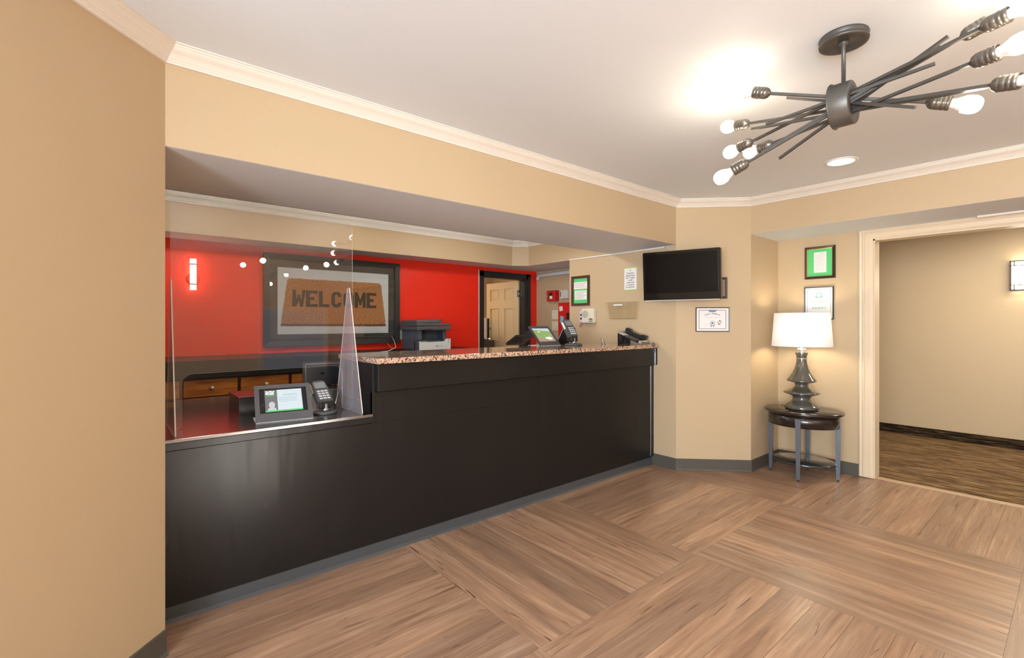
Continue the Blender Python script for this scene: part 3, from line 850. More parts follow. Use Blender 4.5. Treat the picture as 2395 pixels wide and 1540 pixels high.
# ------------------------------------------------------------------ devices
def tablet_stand(name, label, T, kind, lean, h):
    t = thing(name, label, 'tablet', T)
    w = .276
    F = M.Rotation(rad(lean), 4, 'X')            # local: x right, y up the face, z out of the face
    F = M.Translation((0, 0, .004)) @ F
    mb = MB(); mb.box((-w / 2, .0, 0), (w / 2, .17, .004), bev=.0015); mb.done('base_plate', LGREY, t, M.Translation((0, 0, 0)))
    ho = [(-w / 2 + .022, .048), (w / 2 - .022, .048), (w / 2 - .022, h - .022), (-w / 2 + .022, h - .022)]
    oo = [(-w / 2, 0), (w / 2, 0), (w / 2, h), (-w / 2, h)]
    mb = MB()
    for k in range(4):
        q = [oo[k], oo[(k + 1) % 4], ho[(k + 1) % 4], ho[k]]
        mb.prism(q, -.013, 0)
    mb.box((-w / 2, 0, -.013), (w / 2, h, -.010))
    mb.done('bezel', MGREY if kind == 1 else DGREY, t, F)
    mb = MB(); mb.box((-w / 2 + .022, .048, -.010), (w / 2 - .022, h - .022, -.004)); sc_ = mb.done('tablet_screen', BLACKG, t, F)
    zz = -.0037
    if kind == 1:
        ax, bx, ay, by = -.090, .092, .056, h - .030
        mb = MB(); mb.box((-.030, ay, zz), (bx, by, zz + .0004)); mb.done('display_page', SCRW, sc_)
        mb = MB(); mb.box((ax, ay, zz), (-.030, by, zz + .0004)); mb.done('display_side', SCRD, sc_)
        mb = MB(); mb.box((ax, ay, zz + .0004), (bx, ay + .008, zz + .0008)); mb.done('display_bar', SCRG, sc_)
        text('screen_text', 'Verified', .0135, SCRW2, sc_, -.086, by - .010, zz + .0008, 'LEFT', .0004)
        text('screen_text', 'lifestyle', .0135, SCRW2, sc_, -.086, by - .021, zz + .0008, 'LEFT', .0004)
        text('screen_text', 'Choose', .0125, SCRG, sc_, -.084, by - .031, zz + .0008, 'LEFT', .0004)
        text('screen_text', 'easy friendly fun', .0105, SCRT, sc_, .034, by - .032, zz + .0008, 'CENTER', .0002)
        for k in range(4):
            mb = MB(); mb.box((-.024, by - .048 - k * .008, zz + .0004), (.07 - (k % 2) * .01, by - .0465 - k * .008, zz + .0006)); mb.done('text_line', SCRT, sc_)
        mb = MB(); mb.prism([(-.052 + .010 * cos(2 * pi * k / 10 + pi / 2) * (1 if k % 2 == 0 else .55), by - .022 + .010 * sin(2 * pi * k / 10 + pi / 2) * (1 if k % 2 == 0 else .55)) for k in range(10)], zz + .0004, zz + .0008); mb.done('star_mark', SCRG, sc_)
        mb = MB(); mb.prism([(-.058 + .015 * cos(2 * pi * k / 20), ay + .040 + .019 * sin(2 * pi * k / 20)) for k in range(20)], zz + .0004, zz + .0008)
        mb.prism([(-.080, ay + .008), (-.036, ay + .008), (-.040, ay + .020), (-.050, ay + .026), (-.066, ay + .026), (-.076, ay + .020)], zz + .0004, zz + .0007)
        mb.done('display_portrait', SCRK, sc_)
        mb = MB(); mb.lathe([(.004, 0), (.0055, 0), (.0055, .0004), (.004, .0004)], 20, caps='ring', T= M.Translation((-.103, .10, zz))); mb.done('home_button', DGREY, sc_)
    else:
        ax, bx, ay, by = -.112, .112, .052, h - .026
        mb = MB(); mb.box((ax, ay, zz), (bx, by, zz + .0003)); mb.done('display_photo', mat('lit_photo_brown', (.3, .22, .16), .15, emit=(.34, .27, .21), es=.6), sc_)
        mb = MB(); mb.prism([(ax, ay + .055), (bx - .02, ay + .04), (bx, by), (ax, by)], zz + .0003, zz + .0005); mb.done('display_photo', mat('lit_photo_green', (.2, .32, .12), .15, emit=(.22, .36, .12), es=.6), sc_)
        mb = MB(); mb.prism([(ax, by - .018), (bx, by - .04), (bx, by), (ax, by)], zz + .0005, zz + .0007); mb.done('display_photo', SCRW, sc_)
        mb = MB(); mb.prism([(-.01, ay + .04), (.05, ay + .02), (bx - .02, ay + .03), (.06, ay + .055), (.0, ay + .05)], zz + .0006, zz + .0008); mb.done('display_photo', SCRW2, sc_)
        mb = MB(); mb.prism([(-.06, by - .045), (-.035, by - .052), (-.03, by - .042), (-.055, by - .036)], zz + .0006, zz + .0008); mb.done('display_photo', SCRW2, sc_)
    return t


tablet_stand('tablet_kiosk', 'grey tablet kiosk with a lit welcome page on the lowered desk', M.Translation((.722, 2.6975, .8054)) @ M.Rotation(rad(-7.6), 4, 'Z'), 1, 55, .214)
tablet_stand('tablet_kiosk', 'dark framed tablet with a green photo on the granite counter', M.Translation((2.968, 2.985, 1.1224)) @ M.Rotation(rad(2), 4, 'Z') @ M.Scale(.92, 4), 2, 47, .245)


def card_terminal(name, label, T, lean):
    t = thing(name, label, 'card terminal', T)
    mb = MB(); mb.lathe([(.001, 0), (.058, 0), (.060, .004), (.058, .010), (.050, .014), (.001, .015)], 36); mb.done('base', DGREY, t)
    mb = MB(); mb.lathe([(.020, .014), (.020, .022), (.014, .026), (.014, .05)], 20); mb.done('pivot', CHROME, t)
    mb = MB(); mb.box((-.036, -.012, .024), (.036, .030, .066), bev=.007); mb.done('holder', BLACKP, t)
    F = M.Translation((0, -.012, .060)) @ M.Rotation(rad(lean), 4, 'X')
    mb = MB()
    mb.prism([(-.034, .004), (.034, .004), (.040, .012), (.042, .09), (.036, .128), (.022, .138), (-.022, .138), (-.036, .128), (-.042, .09), (-.040, .012)], -.030, 0, None)
    mb.done('handset', DGREY, t, F)
    mb = MB(); mb.prism(round_rect(-.031, .088, .031, .126, .004), .0, .0015); mb.done('screen', mat('grey_lcd', (.26, .29, .30), .12), t, F)
    kp = MB(); kp.prism(round_rect(-.034, .014, .034, .080, .006), .0, .0012); kp = kp.done('keypad', MGREY, t, F)
    for i in range(3):
        for j in range(4):
            mb = MB(); mb.box((-.029 + i * .0205, .018 + j * .0150, .0012), (-.012 + i * .0205, .028 + j * .0150, .0035), bev=.001, seg=1); mb.done('key', LGREY, kp)
    mb = MB(); mb.box((-.0435, .07, -.022), (-.0405, .122, -.008)); mb.done('side_label', WHITE, t, F)
    return t


card_terminal('card_terminal', 'card terminal on a round base beside the lit kiosk', M.Translation((.958, 2.785, .8054)) @ M.Rotation(rad(10), 4, 'Z') @ M.Scale(1.1, 4), 48)
card_terminal('card_terminal', 'card terminal tilted on its stand on the granite counter', M.Translation((3.150, 2.890, 1.1224)) @ M.Rotation(rad(4), 4, 'Z') @ M.Scale(1.30, 4), 58)

t = thing('tablet_kiosk', 'black tablet kiosk seen side on leaning behind the granite card terminal', 'tablet', M.Translation((3.215, 3.098, 1.1222)) @ M.Rotation(rad(182), 4, 'Z'))
mb = MB(); mb.box((-.08, 0, 0), (.08, .07, .004), bev=.0015); mb.done('base_plate', BLACKP, t)
F = M.Translation((0, 0, .004)) @ M.Rotation(rad(60), 4, 'X')
mb = MB(); mb.prism(round_rect(-.08, 0, .08, .18, .008), -.014, 0); mb.done('case', BLACKP, t, F)
for x in (-.0803, .0803):
    mb = MB(); mb.box((x - .0004, .008, -.0085), (x + .0004, .172, -.0055)); mb.done('edge_trim', LGREY, t, F)
mb = MB(); mb.box((-.068, .03, 0), (.068, .168, .0005)); mb.done('tablet_screen', BLACKG, t, F)

# second tablet seen from behind on a raised black shelf
mb = MB(); mb.box((.566, 3.02, .8052), (1.145, 3.025, .900)); mb.box((.566, 3.025, .8052), (.572, 3.30, .900)); mb.box((1.139, 3.025, .8052), (1.145, 3.30, .900)); mb.box((.562, 3.012, .900), (1.147, 3.30, .908), bev=.002)
tag(mb.done('riser_shelf', GLOSSTOP), 'low glossy black riser behind the lit kiosk', 'shelf')
t = thing('tablet', 'black backed tablet on a stand facing the clerk', 'tablet', M.Translation((1.085, 3.20, .9085)) @ M.Rotation(rad(-3), 4, 'Z'))
mb = MB(); mb.prism(round_rect(-.122, .006, .122, .160, .010), -.006, .004); bk = mb.done('case', BLACKP, t, M.Rotation(rad(82), 4, 'X'))
mb = MB(); mb.prism(round_rect(-.108, .010, .112, .146, .006), .004, .0055); mb.done('back_plate', mat('dark_blue_grey_plastic', (.016, .019, .024), .3), t, M.Rotation(rad(82), 4, 'X'))
mb = MB(); mb.tube([(-.105, .02, .0062), (-.105, .14, .0062), (-.1, .146, .0062), (.112, .146, .0062)], .0012, 6); mb.done('edge_trim', LGREY, t, M.Rotation(rad(82), 4, 'X'))
mb = MB(); mb.prism([(.012 * cos(a_ * pi / 9), .082 + .008 * sin(a_ * pi / 9)) for a_ in range(18)], .0055, .006); mb.done('emblem', BLACKG, t, M.Rotation(rad(82), 4, 'X'))
mb = MB(); mb.box((-.06, -.04, 0), (.06, .05, .005), bev=.002); mb.done('foot', BLACKP, t)
mb = MB(); mb.tube([(1.02, 2.80, .853), (1.05, 2.86, .868), (1.09, 2.95, .885), (1.128, 3.005, .914), (1.135, 3.08, .9115)], .0022, 6); tag(mb.done('power_cord', CORDW), 'thin white cord running behind the lower card terminal', 'cord')

# desk phones on the granite
def phone(name, label, T, hx=-1):
    t = thing(name, label, 'telephone', T)
    mb = MB(); mb.prism([(-.10, .012), (.09, .085), (.10, .092), (.105, .110), (.095, .112), (-.10, .034)], -.085, .085, M(((0, 0, 1, 0), (1, 0, 0, 0), (0, 1, 0, 0), (0, 0, 0, 1)))); mb.done('body', BLACKP, t)
    F = M.Translation((0, -.10, .0345)) @ M.Rotation(math.atan2(.078, .195), 4, 'X')
    mb = MB(); xo = -.029 * (1 + hx); mb.prism(round_rect(-.020 + xo * 2, .125, .078 + xo * 2, .195, .004), 0, .003); mb.done('display', LGREY, t, F)
    kp = MB(); kp.prism(round_rect(-.020 + xo * 2, .012, .078 + xo * 2, .115, .003), 0, .002); kp = kp.done('keypad', MGREY, t, F)
    for i in range(4):
        for j in range(5):
            mb = MB(); mb.box((-.016 + xo * 2 + i * .023, .018 + j * .019, .002), (.002 + xo * 2 + i * .023, .029 + j * .019, .005)); mb.done('key', DGREY, kp)
    mb = MB(); mb.prism(rounded([(.0, .006), (.205, .006), (.205, .040), (.165, .040), (.150, .026), (.055, .026), (.040, .040), (.0, .040)], .006, 3), min(hx * .078, hx * .032), max(hx * .078, hx * .032), M(((0, 0, 1, 0), (1, 0, 0, 0), (0, 1, 0, 0), (0, 0, 0, 1)))); mb.done('handset', BLACKP, t, F)
    mb = MB(); mb.box((-.086, -.102, .013), (.086, -.099, .035), bev=.001); mb.done('edge_trim', LGREY, t)
    mb = MB(); mb.tube([(-.055, .09, .08), (-.055, .10, .002), (.055, .10, .002), (.055, .09, .08)], .004, 8); mb.done('stand', BLACKM, t)
    return t


phone('desk_phone', 'black desk phone with raised display beside the granite edge by the end wall', M.Translation((3.735, 2.690, 1.1222)) @ M.Rotation(rad(10), 4, 'Z') @ M.Scale(1.05, 4), 1)
phone('desk_phone', 'black desk phone seen side on behind the middle of the granite counter', M.Translation((2.60, 2.985, 1.1222)) @ M.Rotation(rad(168), 4, 'Z') @ M.Scale(.92, 4))
path = []
for i in range(260):
    u = i / 259
    base = V((3.66, 2.60, 1.150)).lerp(V((3.80, 2.545, 1.135)), u * 2) if u < .5 else None
    if base is None:
        a_ = (u - .5) * 2 * 2 * pi
        base = V((3.80 + .018 * sin(a_), 2.505 + .004 * cos(a_), 1.095 + .043 * cos(a_)))
        k_ = 30
    base += V((0, .004 * sin(i * 1.05), .004 * cos(i * 1.05)))
    path.append(base)
mb = MB(); mb.tube(path, .0016, 5); tag(mb.done('phone_cord', mat('grey_cord', (.10, .10, .10), .5)), 'coiled phone cord looping over the granite front edge', 'cord')
t = thing('brochure_box', 'small black open box behind the right desk phone', 'box', (3.845, 2.87, 1.1222))
mb = MB(); mb.box((-.055, -.03, 0), (.055, .03, .004)); mb.box((-.055, .026, 0), (.055, .03, .105)); mb.box((-.055, -.03, 0), (-.051, .03, .105)); mb.box((.051, -.03, 0), (.055, .03, .105)); mb.done('body', BLACKP, t)
mb = MB(); mb.box((-.055, -.034, 0), (.055, -.030, .085)); mb.done('front', BLACKG, t)
t = thing('card_holder', 'clear acrylic card holder on the granite near the end wall', 'holder', M.Translation((3.60, 2.92, 1.1222)) @ M.Rotation(rad(30), 4, 'Z'))
mb = MB(); mb.box((-.04, -.02, 0), (.04, .02, .003)); mb.box((-.04, -.02, 0), (.04, -.017, .022)); mb.done('tray', [ACRYL], t)
mb = MB(); mb.box((-.04, 0, 0), (.04, .003, .058)); mb.done('back', [ACRYLF], t, M.Translation((0, .010, 0)) @ M.Rotation(rad(-14), 4, 'X'))
mb = MB(); mb.box((-.036, -.006, .004), (.036, -.002, .045)); mb.done('cards', PAPER, t, M.Rotation(rad(-14), 4, 'X'))

# printer on the back counter
t = thing('printer', 'grey and white office printer on the back counter', 'printer', (2.655, 4.58, 1.040))
w = .19
mb = MB(); mb.box((-w, -.10, .0), (w, .20, .105), bev=.004); mb.box((-w, -.02, .105), (w - .01, .20, .205), bev=.004); mb.box((-w + .001, -.16, .10), (-w + .045, .199, .21), bev=.003); mb.box((w - .075, -.15, .10), (w - .03, .199, .21), bev=.004); mb.done('body', SLATE, t)
mb = MB(); mb.prism([(-w, 0), (w, 0), (w, .112), (w - .055, .112), (w - .085, .085), (-w + .02, .080), (-w, .088)], .178, .186, M(((1, 0, 0, 0), (0, 0, -1, 0), (0, 1, 0, 0), (0, 0, 0, 1)))); fp = mb.done('front_panel', mat('printer_white', (.72, .74, .75), .4), t)
mb = MB(); mb.prism([(-w, 0), (w, 0), (w, .110), (w - .055, .110), (w - .085, .083), (-w + .02, .078), (-w, .086)], .08, .178, M(((1, 0, 0, 0), (0, 0, -1, 0), (0, 1, 0, 0), (0, 0, 0, 1)))); mb.done('paper_cassette', SLATE, t)
mb = MB(); mb.box((.012, -.1875, .026), (.024, -.186, .044)); mb.done('emblem', mat('emblem_green_grey', (.12, .18, .15), .5), fp)
mb = MB(); mb.box((.034, -.1870, .031), (.085, -.186, .036)); mb.done('model_text', GINK, fp)
for z in (.098, .074): 
    mb = MB(); mb.box((w - .03, -.1875, z - .004), (w - .02, -.186, z + .004)); mb.done('button', DGREY, fp)
mb = MB(); mb.box((-w + .02, -.165, .083), (-w + .11, -.09, .087)); mb.done('paper', PAPER, t)
mb = MB(); mb.box((-w - .03, -.19, .205), (w, .19, .245), bev=.006); mb.box((-w - .03, -.19, .248), (w, .19, .275), bev=.006); mb.box((-w - .03, -.18, .270), (w - .13, .17, .310), bev=.01)
mb.prism([(w - .15, .285), (w - .10, .290), (w - .07, .315), (w - .075, .318), (w - .15, .31)], -.16, .14, M(((1, 0, 0, 0), (0, 0, -1, 0), (0, 1, 0, 0), (0, 0, 0, 1)))); mb.done('scanner', DGREY, t)
mb = MB(); mb.prism([(-.055, .0), (.055, 0), (.055, .010), (-.055, .010)], -.11, .16, M.Translation((-.04, -.215, .215)) @ M.Rotation(rad(90), 4, 'Y') @ M.Rotation(rad(90), 4, 'Z')) if False else mb.box((-w + .04, -.245, .196), (w - .1, -.19, .214), bev=.004); cp_ = mb.done('control_panel', BLACKP, t)
mb = MB(); mb.box((-w + .06, -.238, .214), (-w + .12, -.205, .216)); mb.done('panel_display', BLACKG, cp_)
mb = MB(); mb.box((-w + .14, -.235, .214), (w - .12, -.205, .2155)); mb.done('panel_keys', MGREY, cp_)
mb = MB(); mb.tube([(2.36, 4.80, 1.17), (2.34, 4.70, 1.12), (2.28, 4.55, 1.07), (2.10, 4.35, 1.046), (2.0, 4.30, 1.0430)], .0035, 6); tag(mb.done('printer_cable', CORDW), 'white cable hanging left of the printer', 'cable')
mb = MB(); mb.tube([(2.34, 4.85, 1.11), (2.31, 4.80, 1.10), (2.30, 4.74, 1.075), (2.33, 4.70, 1.0445)], .003, 6); tag(mb.done('network_cable', ORANGE), 'short orange cable left of the printer', 'cable')
t = thing('wall_socket', 'ivory power outlet on the red wall behind the printer', 'outlet', frame_on((2.505, RW, 1.195), (0, -1, 0)))
mb = MB(); mb.box((-.035, -.057, 0), (.035, .057, .006), bev=.002); pl_ = mb.done('plate', IVORY, t)
for y in (-.02, .02):
    mb = MB(); mb.box((-.016, y - .014, .006), (.016, y + .014, .008)); mb.done('receptacle', WHITE, pl_)

# ------------------------------------------------------------------ end wall: frames, intercom, bin, notice, tv
def wall_frame(name, label, T, w, h, fw, d, fm, cat='picture', inner=PAPER, lip=None, prof=None):
    t = thing(name, label, cat, T)
    mb = MB(); frame_ring(mb, w, h, fw, d, prof); mb.done('frame', fm, t)
    if lip:
        mb = MB(); frame_ring(mb, w - 2 * fw + .002, h - 2 * fw + .002, .004, d * .7); mb.done('gold_lip', lip, t)
    mb = MB(); mb.box((-w / 2 + fw * .8, -h / 2 + fw * .8, .001), (w / 2 - fw * .8, h / 2 - fw * .8, .004)); c = mb.done('backing', inner, t)
    return t, c


EWN = (-1, 0, 0)
t, c = wall_frame('framed_notice', 'brown framed green notice with two white sheets on the end wall', frame_on((EX, 3.482, 1.667), EWN), .252, .320, .026, .018, BWOOD, 'notice', GREEN)
for y0, y1, x0, x1 in ((.020, .095, -.098, .098), (-.095, .003, -.084, .084)):
    mb = MB(); mb.box((x0, y0, .004), (x1, y1, .0048)); s_ = mb.done('sheet', PAPER, t)
    for k in range(6 if y0 < 0 else 4):
        mb = MB(); yy = y1 - .014 - k * .014
        mb.box((x0 + .014, yy - .0018, .0048), (x1 - .014 - (k % 3) * .02, yy + .0018, .0051)); mb.done('text_line', GINK, s_)
t = thing('intercom', 'ivory wall intercom with round speaker grille on the end wall', 'intercom', frame_on((EX, 3.352, 1.397), EWN))
mb = MB(); mb.box((-.080, -.076, 0), (.080, .076, .045), bev=.006); mb.done('body', IVORY, t)
mb = MB()
for k in range(7):
    x = -.075 + .012 + .011 * k; hh = math.sqrt(max(0, .040 ** 2 - (x + .031) ** 2))
    mb.box((x - .0035, .016 - hh, .045), (x + .0035, .016 + hh, .047))
mb.done('speaker_grille', mat('grey_ivory_plastic', (.42, .40, .33), .5), t)
mb = MB(); mb.box((.020, -.062, .045), (.068, -.030, .047)); kp = mb.done('button_panel', DGREY, t)
for k in range(3):
    mb = MB(); mb.box((.024 + k * .014, -.056, .047), (.034 + k * .014, -.042, .049)); mb.done('button', LGREY, kp)
t = thing('key_remote', 'pale remote with round buttons and pink strap beside the intercom', 'remote', frame_on((EX, 3.462, 1.385), EWN))
mb = MB(); mb.box((-.024, -.062, 0), (.024, .064, .02), bev=.004); mb.done('body', LILAC, t)
for y in (.022, -.018):
    mb = MB(); mb.lathe([(.001, .02), (.011, .02), (.010, .026), (.001, .027)], 16, M.Translation((.0, y, 0))); mb.done('button', BLACKP, t)
mb = MB(); mb.tube([(-.01, -.062, .01), (-.028, -.085, .012), (-.026, -.105, .012), (-.008, -.098, .012), (.014, -.078, .012), (.01, -.062, .01)], .004, 8); mb.done('strap', PINK, t)
t = thing('paper_bin', 'smoky clear acrylic wall pocket on the end wall', 'wall pocket', frame_on((EX, 2.93, 1.444), EWN))
mb = MB(); mb.prism([(-.150, -.085), (.175, -.085), (.195, .085), (-.195, .085)], .0, .003); mb.prism([(-.150, -.085), (.175, -.085), (.195, .085), (-.195, .085)], .032, .035)
mb.box((-.150, -.085, .003), (.175, -.082, .032)); mb.done('pocket', ACRYLB, t)
mb = MB(); mb.box((-.09, .048, .0352), (.02, .062, .0360)); mb.done('label_strip', WHITE, t)
t = thing('wall_notice', 'white notice with lime top and bottom bands left of the television', 'notice', frame_on((EX, 2.842, 1.751), EWN))
mb = MB(); mb.box((-.071, -.110, 0), (.071, .110, .002)); sh = mb.done('sheet', PAPER, t)
for y0, y1 in ((.104, .112), (-.112, -.104)):
    mb = MB(); mb.box((-.073, y0, .0), (.073, y1, .003)); mb.done('band', LIME, t)
mb = MB(); mb.lathe([(.001, .002), (.008, .002), (.008, .003), (.001, .003)], 16, M.Translation((0, .083, 0))); mb.done('emblem', LIME, t)
for k, s in enumerate(('The guests', 'staying fewer', 'than 7 nights', 'a valid', 'credit card', 'is required', 'for payment')):
    text('lettering', s, .0235, INK, sh, 0, .056 - k * .0225, .0022, 'CENTER', .0002, sx=.86)
# surface raceway and cord
mb = MB(); mb.box((EX - .012, 2.463, 2.006), (EX, 3.645, 2.022), bev=.003); tag(mb.done('cable_raceway', CROWN), 'white cable raceway under the header on the end wall', 'raceway')
mb = MB(); mb.tube([(EX - .006, 2.462, 2.014), (EX - .006, 2.44, 2.012), (EX - .012, 2.40, 1.985), (EX - .03, 2.37, 1.95), (EX - .055, 2.33, 1.90)], .004, 8); tag(mb.done('television_cable', CORDW), 'white cable from the raceway to the television', 'cable')

a_ = rad(225 - 27.9); N = V((cos(a_), sin(a_), 0))
Ttv = frame_on((3.808, 2.245, 1.734), N) @ M.Rotation(.087, 4, 'X')
tv = thing('television', 'black flat television tilted out from the corner wall', 'television', Ttv)
w, h = .652, .431
mb = MB(); mb.prism(round_rect(-w / 2, -h / 2, w / 2, h / 2, .012), -.05, -.004); mb.done('housing', BLACKP, tv)
mb = MB(); mb.prism(round_rect(-w / 2, -h / 2, w / 2, h / 2, .012), -.004, 0); mb.done('bezel', BLACKG, tv)
mb = MB(); mb.box((-w / 2 + .020, -h / 2 + .066, 0), (w / 2 - .020, h / 2 - .024, .0012)); mb.done('screen', mat('lcd_black', (.004, .004, .0045), .12, spec=.25), tv)
mb = MB(); mb.box((-w / 2 + .01, -h / 2 - .001, -.006), (w / 2 - .01, -h / 2 + .004, .0005)); mb.done('bottom_trim', LGREY, tv)
mb = MB(); mb.box((-.09, -.09, -.075), (.09, .09, -.05), bev=.004); mb.done('mount_plate', BLACKM, tv)
mb = MB(); mb.tube([(0, 0, -.07), (.02, 0, -.11)], .02, 10); mb.done('mount_arm', BLACKM, tv)

DN = (-1, -1, 0)
t, c = wall_frame('framed_certificate', 'thin framed dog favourite certificate with paw print below the television', frame_on((4.1375, 2.1275, 1.351), DN), .291, .216, .006, .014, DWOOD, 'certificate', PAPER)
mb = MB(); frame_ring(mb, .236, .170, .005, .0006); mb.done('border', MAUVE, t, M.Translation((0, 0, .004)))
mb = MB(); mb.prism([(-.038, .086), (.038, .086), (.034, .074), (.018, .067), (0, .065), (-.018, .067), (-.034, .074)], .004, .0052); mb.done('ribbon_banner', BLUEI, t)
s = "FIDO'S FAVORITE"
for k, ch in enumerate(s):
    if ch == ' ': continue
    u = (k - (len(s) - 1) / 2) / ((len(s) - 1) / 2); ang = -u * .42
    text('lettering', ch, .0155, INK, c, 0, 0, 0, 'CENTER', .0003, T=M.Translation((u * .062, .052 - .014 * u * u, .0045)) @ M.Rotation(ang, 4, 'Z'))
mb = MB(); mb.box((-.062, .017, .004), (.062, .0185, .0045)); mb.box((-.085, -.046, .004), (-.04, -.045, .0045)); mb.done('rule_line', GINK, t)
mb = MB(); mb.lathe([(.017, .004), (.021, .004), (.021, .0048), (.017, .0048)], 24, caps='ring', T= M.Translation((0, -.034, 0))); mb.done('seal_ring', BLUEI, t)
mb = MB(); mb.prism([(-.010, -.042), (-.004, -.036), (.004, -.038), (.006, -.044), (.009, -.036), (.004, -.026), (-.003, -.025), (-.006, -.030), (-.011, -.033)], .004, .0048); mb.done('seal_dog', INK, t)
mb = MB(); mb.prism([(-.016, -.05), (-.004, -.056), (-.008, -.068), (-.014, -.064)], .004, .0048); mb.prism([(.004, -.056), (.016, -.05), (.014, -.064), (.008, -.068)], .004, .0048); mb.done('seal_ribbon', BLUEI, t)
mb = MB()
for x, y, rx, ry in ((.049, -.026, .004, .005), (.059, -.013, .0038, .006), (.069, -.013, .0038, .006), (.074, -.028, .004, .005)):
    mb.prism([(x + rx * cos(q * pi / 6), y + ry * sin(q * pi / 6)) for q in range(12)], .004, .0048)
mb.prism([(.046, -.044), (.056, -.034), (.060, -.033), (.066, -.042), (.068, -.052), (.062, -.044), (.055, -.042), (.049, -.046)], .004, .0048); mb.done('paw_print', INK, t)
t, c = wall_frame('framed_print', 'brown framed print half hidden behind the television', frame_on((4.120, 2.145, 1.632), DN), .30, .188, .022, .016, DWOOD, 'picture', mat('brown_print', (.30, .19, .12), .6))
mb = MB(); frame_ring(mb, .262, .150, .006, .001); mb.done('border', PAPER, t, M.Translation((0, 0, .004)))

# alcove wall frames
t, c = wall_frame('framed_certificate', 'bronze framed letter on green mount in the alcove, upper frame', frame_on((AX, 1.535, 1.870), EWN), .246, .295, .022, .024, DWOOD, 'certificate', GREEN, GOLD, [(0, 0), (0, .010), (.006, .024), (.022, .012), (.022, 0)])
mb = MB(); mb.box((-.048, -.090, .004), (.052, .095, .0046)); s_ = mb.done('letter', PAPER, t)
for k in range(11):
    mb = MB(); mb.box((-.038, .066 - k * .0135, .0046), (.040 - (k % 3) * .008, .0675 - k * .0135, .0049)); mb.done('text_line', GINK, s_)
mb = MB(); mb.box((.0, .078, .0046), (.03, .081, .0049)); mb.done('heading_line', TEAL, s_)
t, c = wall_frame('framed_certificate', 'black framed white excellence certificate above the table lamp', frame_on((AX, 1.543, 1.500), EWN), .236, .298, .008, .016, BLACKM, 'certificate', PAPER)
mb = MB(); frame_ring(mb, .190, .255, .003, .0005); mb.done('border', BLUEI, t, M.Translation((0, 0, .004)))
mb = MB(); mb.lathe([(.020, .004), (.024, .004), (.024, .0048), (.020, .0048)], 28, caps='ring', T= M.Translation((0, .075, 0))); mb.done('seal_ring', TEAL, t)
mb = MB(); mb.prism([(-.034, .060), (-.026, .052), (0, .048), (.026, .052), (.034, .060), (.028, .064), (.018, .058), (0, .055), (-.018, .058), (-.028, .064)], .004, .005); mb.done('seal_ribbon', TEAL, t)
text('lettering', '2017', .016, GINK, c, 0, .077, .0042)
text('lettering', 'Certificate of Excellence', .0160, INK, c, 0, .022, .0042, sx=.86)
text('lettering', '2017 WINNER', .0115, INK, c, 0, .006, .0042)
for k in range(2):
    mb = MB(); mb.box((-.06 + k * .015, -.010 - k * .008, .004), (.06 - k * .015, -.0085 - k * .008, .0045)); mb.done('text_line', GINK, t)
for k in range(5):
    mb = MB(); x = -.048 + k * .024
    mb.lathe([(.0075, .004), (.0095, .004), (.0095, .0048), (.0075, .0048)], 16, caps='ring', T= M.Translation((x, -.044, 0)))
    if k < 4: mb.lathe([(.001, .004), (.0045, .004), (.0045, .0048), (.001, .0048)], 12, M.Translation((x, -.044, 0)))
    mb.done('rating_dot', TEAL, t)
mb = MB(); mb.box((.048, -.118, .004), (.090, -.106, .0046)); mb.done('corner_bar', TEAL, t)
mb = MB(); mb.box((4.895, -.6, AZ - .016), (4.935, .497, AZ), bev=.003); tag(mb.done('surface_raceway', CROWN), 'white strip on the alcove soffit above the corridor opening', 'raceway')

# ------------------------------------------------------------------ recess wall
t = thing('fire_alarm_box', 'red fire alarm box with a small window on the recess wall', 'alarm box', frame_on((RX, 4.505, 1.676), EWN))
mb = MB(); mb.box((-.080, -.072, 0), (.080, .072, .075), bev=.004); mb.done('case', FIRE, t)
mb = MB(); mb.box((-.035, -.045, .075), (.03, .042, .077)); wn = mb.done('window', BLACKG, t)
mb = MB(); mb.box((-.02, -.04, .077), (.028, .0, .079)); mb.done('tag', PAPER, wn)
mb = MB(); mb.lathe([(.001, .075), (.006, .075), (.006, .08), (.001, .08)], 12, M.Translation((-.058, -.005, 0))); mb.done('lock', CHROME, t)
t = thing('relay_box', 'white wall box right of the red alarm box', 'wall box', frame_on((RX, 4.30, 1.690), EWN))
mb = MB(); mb.box((-.07, -.055, 0), (.07, .055, .05), bev=.004); mb.done('case', mat('pale_grey_plastic', (.62, .63, .58), .5), t)
mb = MB(); mb.box((-.06, -.03, .05), (-.045, .035, .052)); mb.done('vent', MGREY, t)
t = thing('key_cabinet', 'tall red cabinet with paper notes on the recess wall', 'cabinet', frame_on((RX, 4.25, 1.10), EWN))
mb = MB(); mb.box((-.135, -.6, 0), (.135, .482, .06), bev=.004); mb.done('door', REDC, t)
for x, y, w_, h_, m_ in ((-.085, .405, .06, .06, PAPER), (-.07, .265, .06, .085, SKYB)):
    mb = MB(); mb.box((-w_ / 2, -h_ / 2, .0605), (w_ / 2, h_ / 2, .0615)); mb.done('note', m_, t, M.Translation((x, y, 0)) @ M.Rotation(rad(8 if y > .3 else -4), 4, 'Z'))
mb = MB(); mb.box((.02, .215, .06), (.10, .35, .075), bev=.003); mb.done('keypad_lock', BLACKP, t)
for z, nm in ((1.43, 'upper'), (1.28, 'lower')):
    t = thing('wall_switch', 'ivory double switch plate on the recess wall, %s of the pair' % nm, 'switch', frame_on((RX, 4.50, z), EWN))
    mb = MB(); mb.box((-.058, -.06, 0), (.058, .06, .006), bev=.002); mb.done('plate', IVORY, t)
    for x in (-.024, .024):
        mb = MB(); mb.box((x - .006, -.012, .006), (x + .006, .012, .012), bev=.001); mb.done('toggle', WHITE, t)
